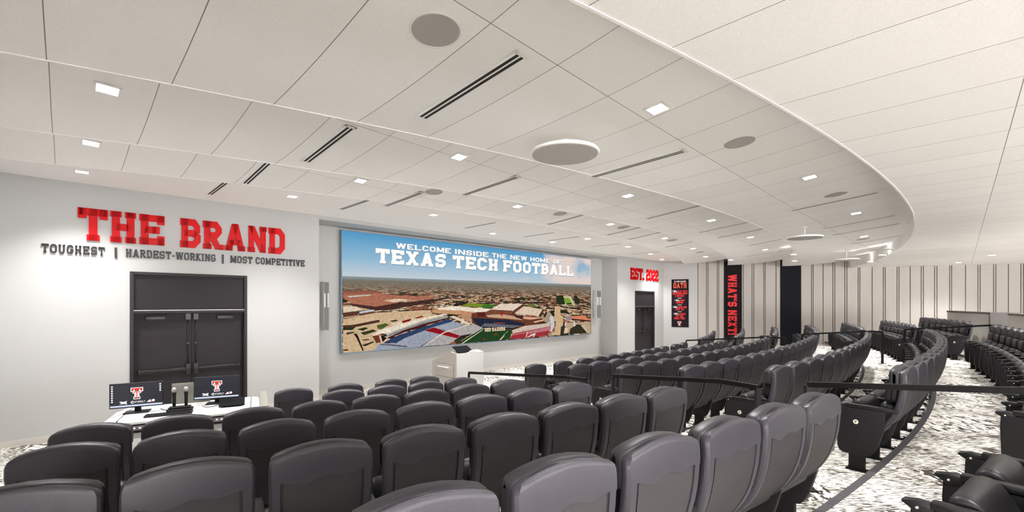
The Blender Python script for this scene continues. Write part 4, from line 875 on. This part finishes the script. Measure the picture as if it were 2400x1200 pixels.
def theatre_seat(k, ang, label, group, first=None, last=None, R=None):
    x, y = pol((R or RR(k)), ang)
    t = thing('theatre_seat', (x, y, zf(k)), label, 'theatre seat', group, rz=math.radians(ang+90))
    sh = link('back_shell', ME['shell'], t); link('back_rim', ME['rim'], sh); link('back_panel', ME['panel'], t)
    link('headrest', ME['head'], t); link('back_cushion', ME['c1'], t); link('back_cushion', ME['c2'], t); link('seat', ME['seat'], t)
    sides = [(-1, first)]+([(1, last)] if last is not None else [])
    for s, ltr in sides:
        a = link('armrest', ME['arm'], t, (s*.28, 0, 0)); h = link('tablet_hinge', ME['tip'], a)
        link('hinge_screw', ME['screw'], a)
        if ltr is not None:
            p = link('end_panel', ME['endp'], t, (s*.28, 0, 0))
            if ltr:
                if (ltr, s) not in BADGE: BADGE[(ltr, s)] = badge_mesh(ltr, s)
                link('row_badge', BADGE[(ltr, s)], p)
        else: link('side_panel', ME['side'], t, (s*.28, 0, 0))
        link('leg', ME['leg'], t, (s*.28, 0, 0))
    return t
def span(a, b, n): return [a+(b-a)*i/(n-1) for i in range(n)]
def angs(pts): return [math.degrees(math.atan2(y-CY, x-CX)) for x, y in pts]
A_left = angs([(-3.05,6.29),(-2.46,6.69),(-1.88,7.09),(-1.41,7.43)])
A_mid = angs([(.47,9.0),(1.07,9.54),(1.66,9.99),(2.07,10.31),(2.48,10.65),(2.89,11.07),(3.29,11.47),(3.67,11.84),(4.06,12.3),(4.43,12.73),(4.95,13.47),(5.43,14.07)])
BL = {'desk-side': [A_left, span(-57.35,-54.5,4), span(-60.93,-54.4,8), span(-60.66,-54.35,8), span(-60.38,-54.3,8), span(-59.27,-54.18,7), [-54.86,-54.04]],
      'middle': [A_mid, span(-50.25,-37.4,14), span(-50.4,-37.3,15), span(-50.6,-37.3,16), span(-50.72,-37.3,16), span(-50.75,-37.3,17), span(-50.72,-37.3,17)],
      'far': [span(-33.4,-25.3,9), span(-33.4,-25.3,9), span(-33.4,-25.8,9), span(-33.4,-26.6,9), span(-33.4,-27.3,8), span(-33.4,-27.6,8), span(-33.4,-27.4,8)]}
ROWN = ['front', 'second', 'third', 'fourth', 'fifth', 'sixth', 'rear']
for blk, rows in BL.items():
    for k, aa in enumerate(rows):
        n = len(aa); ltr = 'ABCDEFG'[k]
        for i, a in enumerate(aa):
            pos = n-1-i if blk == 'desk-side' else i
            first = ltr if (i == 0 and blk != 'desk-side') else ('' if i == 0 else None)
            last = ('' if i == n-1 else None)
            if k == 0 and blk == 'middle' and i in (0, 1, 9, 10): last = '' if i == 11 else False
            if last is False: last = None
            what = 'aisle-end charcoal theatre seat' if pos == 0 else '%s charcoal theatre seat from the aisle' % ORD[pos]
            lab = '%s, %s row of the %s block' % (what, ROWN[k], blk)
            theatre_seat(k, a, lab, 'theatre seats in the %s row of the %s block' % (ROWN[k], blk), first, last)

# ---------------------------------------------------------------- handrails in the aisles
def handrail(pts, posts, label, flange=True):
    """pts: top rail points; posts: (x, y, ztop, zbase)"""
    base = Vector((posts[0][0], posts[0][1], posts[0][3])); t = thing('handrail', base, label, 'handrail', 'black steel aisle handrails')
    m = MB(); pts = [Vector(p)-base for p in pts]
    for a, b in zip(pts, pts[1:]): m.bar(a, b, .038, .045)
    for p in pts[1:-1]: m.cyl((p.x, p.y, p.z-.0225), .019, .045, 12)
    build('top_rail', m, M['black'], t)
    for x, y, zt_, z0 in posts:
        m = MB(); d = Vector((x, y, 0))-Vector((base.x, base.y, 0)); m.box(d.x-.021, d.x+.021, d.y-.021, d.y+.021, z0-base.z, zt_-base.z-.01)
        m.box(d.x-.06, d.x+.06, d.y-.06, d.y+.06, z0-base.z, z0-base.z+.012); build('post', m, M['black'], t)
def tier(x, y):
    R = math.hypot(x-CX, y-CY); return zf(sum(R > e for e in ed))
def pz(x, y, Z): return (ray(x)*Z, Z, EYE-(y-HY)*Z/F)
def rail(pp, post_i, label):
    P = [pz(*p) for p in pp]; handrail(P, [(P[i][0], P[i][1], P[i][2], tier(P[i][0], P[i][1])) for i in post_i], label)
rail([(1099,873.5,8.7),(1330,884,6.72),(1373,890,6.35)], (0, 2), 'black handrail in the near aisle, starting beside the white lectern')
rail([(1437,881,6.0),(1690,893.5,4.675),(1776,908,4.33)], (0, 2), 'black handrail crossing in front of the seats with the E panel')
rail([(1893,901,4.0),(2400,915.5,3.0),(2650,925,2.65)], (0, 2), 'long black handrail in front of the seats with the F panel')
rail([(1608,798,15.3),(1790,790.5,13.9),(1842,792.5,13.45)], (0, 2), 'thin looking black handrail below the banner with red letters')
rail([(1880,783.5,13.6),(2020,777,12.75),(2068,777.5,12.4)], (0, 2), 'black handrail in the far aisle with its foot plate in view')
rail([(2120,772.5,11.9),(2160,770,11.75),(2320,762.5,11.3),(2345,763.5,11.0)], (0, 3), 'black handrail in the far aisle before the low grey walls')

# ---------------------------------------------------------------- low walls behind the last rows
def pony(n, R, a0, a1, ztop, th=.16):
    m = MB(); N = 16; z0 = zf(6)
    aa = [a0+(a1-a0)*i/N for i in range(N+1)]
    rings = [[Vector((*pol(r, a), zz)) for r, zz in ((R, z0-.05), (R, ztop), (R+th, ztop), (R+th, z0-.05))] for a in aa]
    m.loft(rings, smooth=False); o = struct('wall_low_%d' % n, m, M['fabric'])
    m = MB(); rings = [[Vector((*pol(r, a), zz)) for r, zz in ((R-.02, ztop), (R-.02, ztop+.045), (R+th+.02, ztop+.045), (R+th+.02, ztop))] for a in aa]
    m.loft(rings, smooth=False); struct('trim_%d' % (20+n), m, M['cap'])
pony(1, 39.62, -33.35, -28.2, 1.985); pony(2, 39.62, -44, -35.45, 1.985)
def stub(n, a, R0, R1, z1, wda, m_):
    m = MB(); p0 = Vector((*pol(R0, a), 0)); u = Vector((math.cos(math.radians(a)), math.sin(math.radians(a)), 0)); v = Vector((-u.y, u.x, 0))
    z0 = zf(6)-.05; q = [p0-v*wda/2, p0+u*(R1-R0)-v*wda/2, p0+u*(R1-R0)+v*wda/2, p0+v*wda/2]
    m.hexa([x+Vector((0,0,z0)) for x in q]+[x+Vector((0,0,z1)) for x in q]); struct('wall_end_%d' % n, m, m_)
stub(1, -33.42, 39.60, 40.15, 2.03, .10, M['cap']); stub(2, -33.5, 40.15, 41.0, 1.90, .10, M['cap'])

# ---------------------------------------------------------------- control desk with monitors
DO = Vector((-4.52, 4.97)); du = Vector((.870, .493)); dv = Vector((-.493, .870)); ZD = .95
dbase = Vector((*(DO+du*.75+dv*.4), 0))
def DP(u, v, z): p = DO+du*u+dv*v; return Vector((p.x, p.y, z))
def DL(u, v, z): return DP(u, v, z)-dbase
t = thing('control_desk', dbase, 'white presenter control desk with rounded top in front of the wide doors', 'desk')
m = MB(); m.box(.04, 1.44, .06, .76, 0, ZD-.16, DL); build('body', m, M['lam_white'], t, bevel=.01)
m = MB(); m.box(.10, 1.38, .045, .74, ZD-.165, ZD-.055, DL); build('rack_recess', m, M['bezel'], t)
for a, b in ((.14, .52), (.56, .94), (.98, 1.34)):
    m = MB(); m.box(a, b, .036, .05, ZD-.135, ZD-.080, DL)
    o = build('rack_unit', m, M['foil'], t)
    m = MB(); [m.box(a+.05+.05*i, a+.07+.05*i, .031, .037, ZD-.115, ZD-.10, DL) for i in range(5)]; build('rack_button', m, M['pix_w'], o)
m = MB()
prof = [(-.02,ZD-.055),(-.02,ZD-.03),(.0,ZD-.012),(.05,ZD),(.80,ZD),(.80,ZD-.055)]
m.add([DL(u, v, z) for u in (.10, 1.40) for v, z in prof], [list(range(6))[::-1], list(range(6, 12))]+[(i, (i+1) % 6, 6+(i+1) % 6, 6+i) for i in range(6)])
build('desk_top', m, M['lam_white'], t, bevel=.006)
for a, b in ((-.06, .096), (1.404, 1.56)):
    m = MB(); k = (lambda u: min(1, (u+.06)/.156)) if a < 0 else (lambda u: min(1, (1.56-u)/.156)); N = 6
    rings = [[DL(u, v, z if z < ZD-.04 else ZD-.055+(z-ZD+.055)*math.sin(PI/2*max(.12, k(u)))) for v, z in prof] for u in [a+(b-a)*i/N for i in range(N+1)]]
    m.loft(rings); build('top_end', m, M['lam_white'], t)
m = MB(); m.box(1.50, 1.60, .02, 1.15, ZD-.05, ZD+.005, DL); m.box(1.52, 1.58, .10, 1.10, .05, ZD-.05, DL); build('side_shelf', m, M['shelf'], t, bevel=.004)
m = MB(); m.box(1.44, 1.52, .70, .82, ZD-.2, ZD-.06, DL); build('side_bracket', m, M['bezel'], t)
m = MB(); m.box(.50, .92, .735, .75, ZD, ZD+.27, DL); build('cable_screen', m, M['shelf'], t, bevel=.003)
for sgn, u in ((1, .105), (1, 1.395)):
    m = MB(); m.box(u-.0025, u+.0025, -.021, .8, ZD-.05, ZD+.0008, DL); build('panel_joint', m, M['slot'], t)
def monitor(uc, vc, yaw, wd_, label, icons):
    base = DP(uc, vc, ZD); t = thing('monitor', base, label, 'monitor', 'monitors on the control desk', rz=math.atan2(du.y, du.x)+yaw)
    w2, zb_, h_ = wd_/2, .065, wd_*.575
    P = lambda a, o, c: Vector((a, -o, c))
    m = MB(); m.box(-w2, w2, -.020, .012, zb_, zb_+h_, P); build('housing', m, M['bezel'], t, bevel=.004)
    m = MB(); m.box(-w2+.008, w2-.008, .012, .0135, zb_+.010, zb_+h_-.008, P); s_ = build('screen', m, M['screenblk'], t)
    b = MB(); b.box(-w2+.010, w2-.010, .0135, .0142, zb_+.014, zb_+.034, P); build('taskbar', b, M['pix_b'], s_)
    logo(s_, P, .0, zb_+h_*.33, h_*.40, h_*.48, .0138, [M['pix_w'], M['pix_k'], M['pix_r']], .0004, .0003)
    b = MB(); zz = zb_+h_*.16
    b.prism([(-.165,zz),(-.145,zz+.012),(-.165,zz+.035),(-.155,zz+.035),(-.125,zz+.028),(-.09,zz+.038),(-.10,zz+.016),(-.09,zz-.004),(-.125,zz+.006)], .0136, .0142, P)
    b.prism([(-.062,zz+.016),(-.040,zz+.036),(-.034,zz+.030),(-.050,zz+.016),(-.034,zz+.002),(-.040,zz-.004)], .0136, .0142, P)
    for ch, polys in text_polys('CATAPULT', -.035, .078, zz+.008, zz+.028, .2, serif=False):
        for q in polys: b.prism(q, .0136, .0142, P)
    b.prism([(.092,zz+.006),(.125,zz+.036),(.140,zz+.006)], .0136, .0142, P); b.cyl((.158,-.0142,zz+.022), .015, .0006, 14, 'y')
    b.prism([(.128,zz+.036),(.136,zz+.036),(.150,zz+.006),(.142,zz+.006)], .0138, .0144, P, m=1)
    build('sponsor_mark', b, [M['pix_w'], M['pix_r']], s_)
    if icons:
        for i in range(12):
            b = MB(); x_0, z_0 = (-w2+.018, zb_+h_-.04-.026*i) if i < 8 else (w2-.040, zb_+h_-.04-.026*(i-8))
            b.box(x_0, x_0+.016, .0136, .0142, z_0, z_0+.015, P); build('desktop_icon', b, M['pix_w'], s_)
    m = MB(); m.box(-.03, .03, -.06, -.02, .01, zb_+.15, P); m.box(-.12, .12, -.10, .08, 0, .012, P); build('stand', m, M['bezel'], t, bevel=.003)
    return t
monitor(.205, .42, -.02, .515, 'wide monitor with a column of desktop icons, over the keyboard end', True)
monitor(1.01, .52, -.10, .51, 'monitor with a double T emblem, behind the black tablet', False)
def mic(u, v, label):
    t = thing('microphone', DP(u, v, ZD+.05), label, 'microphone', 'handheld microphones on the charger')
    m = MB(); m.loft([[(r*math.cos(2*PI*i/16), r*math.sin(2*PI*i/16), z) for i in range(16)] for r, z in ((.014,.0),(.018,.03),(.019,.12),(.021,.165),(.023,.18))]); build('handle', m, M['bezel'], t)
    m = MB(); m.loft([[(r*math.cos(2*PI*i/16), r*math.sin(2*PI*i/16), z) for i in range(16)] for r, z in ((.021,.178),(.027,.188),(.029,.203),(.027,.220),(.020,.233),(.008,.239))]); build('mesh_head', m, M['mesh_silver'], t)
mic(.585, .28, 'black handheld microphone with silver head, beside the keyboard monitor'); mic(.705, .28, 'black handheld microphone with silver head, beside the tablet')
t = thing('microphone_charger', DP(.645, .27, ZD), 'black two-bay microphone charging base on the white desk', 'charger')
m = MB(); m.box(-.13, .13, -.07, .07, 0, .03); m.box(-.11, .11, -.05, .05, .03, .055); o = build('base', m, M['bezel'], t, bevel=.006); t.rotation_euler.z = math.atan2(du.y, du.x)
m = MB(); m.box(-.11, .11, -.073, -.068, .008, .022); build('control_strip', m, M['hardware'], t)
t = thing('keyboard', DP(.56, .10, ZD), 'flat black computer keyboard near the front of the white desk', 'keyboard', rz=math.atan2(du.y, du.x))
m = MB(); m.box(-.23, .23, -.065, .065, 0, .014); build('body', m, M['bezel'], t, bevel=.004)
m = MB()
for r in range(5):
    for c_ in range(15): m.box(-.22+.0293*c_, -.22+.0293*c_+.025, -.055+.0225*r, -.055+.0225*r+.018, .014, .020)
build('keycaps', m, M['arm'], t)
t = thing('tablet', DP(1.19, .28, ZD), 'black tablet leaning on a stand in front of the second monitor', 'tablet', rz=math.atan2(du.y, du.x))
m = MB(); m.hexa([(-.14,-.10,.012),(.14,-.10,.012),(.14,.05,.085),(-.14,.05,.085),(-.14,-.105,.022),(.14,-.105,.022),(.14,.045,.095),(-.14,.045,.095)]); build('screen', m, M['matte'], t)
m = MB(); m.hexa([(-.10,-.06,0),(.10,-.06,0),(.10,.06,0),(-.10,.06,0),(-.10,-.06,.03),(.10,-.06,.03),(.10,.045,.080),(-.10,.045,.080)]); build('stand', m, M['hardware'], t)
for pts, lab in (([(.42,.50,.004),(.47,.40,.004),(.53,.36,.004),(.60,.38,.004),(.66,.46,.004)], 'loose black cable between the keyboard monitor and microphones'), ([(.86,.42,.004),(.90,.33,.004),(.96,.31,.004),(1.02,.36,.004),(1.04,.44,.004)], 'loose dark cable between the microphones and the tablet')):
    base = DP(pts[0][0], pts[0][1], ZD); sm_ = []
    P3 = [DP(a, b, ZD+c)-base for a, b, c in pts]
    for i in range(len(P3)-1):
        for j in range(4):
            f = j/4; p0, p1, p2, p3 = P3[max(i-1,0)], P3[i], P3[i+1], P3[min(i+2,len(P3)-1)]
            sm_.append(.5*((2*p1)+(p2-p0)*f+(2*p0-5*p1+4*p2-p3)*f*f+(3*p1-p0-3*p2+p3)*f**3))
    m = MB(); m.tube(sm_+[P3[-1]], .004); o = build('cable', m, M['bezel'], loc=base); tag(o, lab, 'cable')

# ---------------------------------------------------------------- lectern
LO = Vector((-1.26, 10.1)); lu = Vector((DX, DY)); lv = Vector((NX, NY))
def LPt(u, v, z): p = LO+lu*u+lv*v; return Vector((p.x, p.y, z))
lb = LPt(.4, .45, 0); LL = lambda u, v, z: LPt(u, v, z)-lb
t = thing('lectern', lb, 'white lectern with warm grey drawer side in front of the video wall', 'lectern')
side = [(0,0),(.94,0),(.94,.90),(.23,1.165),(0,1.135)]
for n_, u0, u1 in (('side_panel', 0, .02), ('side_panel', .79, .81)):
    m = MB(); m.prism([(v, z) for v, z in side], u0, u1, lambda a, o, c: LL(o, a, c)); build(n_, m, M['lam_grey'] if u0 == 0 else M['lam_white'], t)
m = MB(); N = 8; fr = [( .02+.77*i/N, -.045*math.sin(PI*i/N)) for i in range(N+1)]
m.loft([[LL(u, v, z) for v, z in ((b, 0), (b+.02, 0), (b+.02, 1.135), (b, 1.135))] for u, b in fr], smooth=False); build('front_panel', m, M['lam_white'], t)
m = MB(); m.add([LL(u, v, z) for u in (.02, .79) for v, z in ((.0,1.13),(.23,1.160),(.94,.895),(.94,.875),(.23,1.14),(0,1.11))], [(0,1,2,3,4,5)[::-1], tuple(range(6,12))]+[(i,(i+1) % 6,6+(i+1) % 6,6+i) for i in range(6)]); build('top', m, M['lam_white'], t)
m = MB(); m.loft([[LL(u, .02+.03*math.cos(a), 1.13+.055*math.sin(PI*(u-.3)/.36)*max(0, math.sin(a))) for a in [PI*k/5 for k in range(6)]] for u in [.3+.36*i/10 for i in range(11)]]); build('top_lip', m, M['lam_white'], t)
m = MB(); m.box(.02, .79, .90, .92, 0, .88, lambda a, b, c: LL(a, b, c)); build('rear_panel', m, M['lam_white'], t)
m = MB(); m.box(-.008, .0, .10, .80, .58, .86, lambda a, b, c: LL(a, b, c)); dr = build('drawer', m, M['lam_grey'], t, bevel=.002)
m = MB()
for a0, a1, c0, c1 in ((.09,.10,.57,.87),(.80,.81,.57,.87),(.09,.81,.57,.578),(.09,.81,.862,.87)): m.box(-.0015, .001, a0, a1, c0, c1, lambda a, b, c: LL(a, b, c))
build('drawer_gap', m, M['groove'], t)
m = MB(); m.tube([LL(-.045, .24, .80), LL(-.045, .66, .80)], .012, 10); m.tube([LL(-.045, .28, .80), LL(-.005, .28, .80)], .006); m.tube([LL(-.045, .62, .80), LL(-.005, .62, .80)], .006); build('drawer_handle', m, M['white'], dr)
t = thing('tablet', LPt(.28, .14, 1.152), 'black tablet propped up on the white lectern', 'tablet', rz=math.atan2(DY, DX))
m = MB(); m.hexa([(-.22,-.13,.0),(.22,-.13,.0),(.22,.10,.115),(-.22,.10,.115),(-.22,-.137,.012),(.22,-.137,.012),(.22,.093,.127),(-.22,.093,.127)]); build('screen', m, M['matte'], t)
m = MB(); m.hexa([(-.12,-.05,-.01),(.12,-.05,-.01),(.12,.08,0),(-.12,.08,0),(-.12,-.05,.035),(.12,-.05,.035),(.12,.08,.10),(-.12,.08,.10)]); build('stand', m, M['hardware'], t)
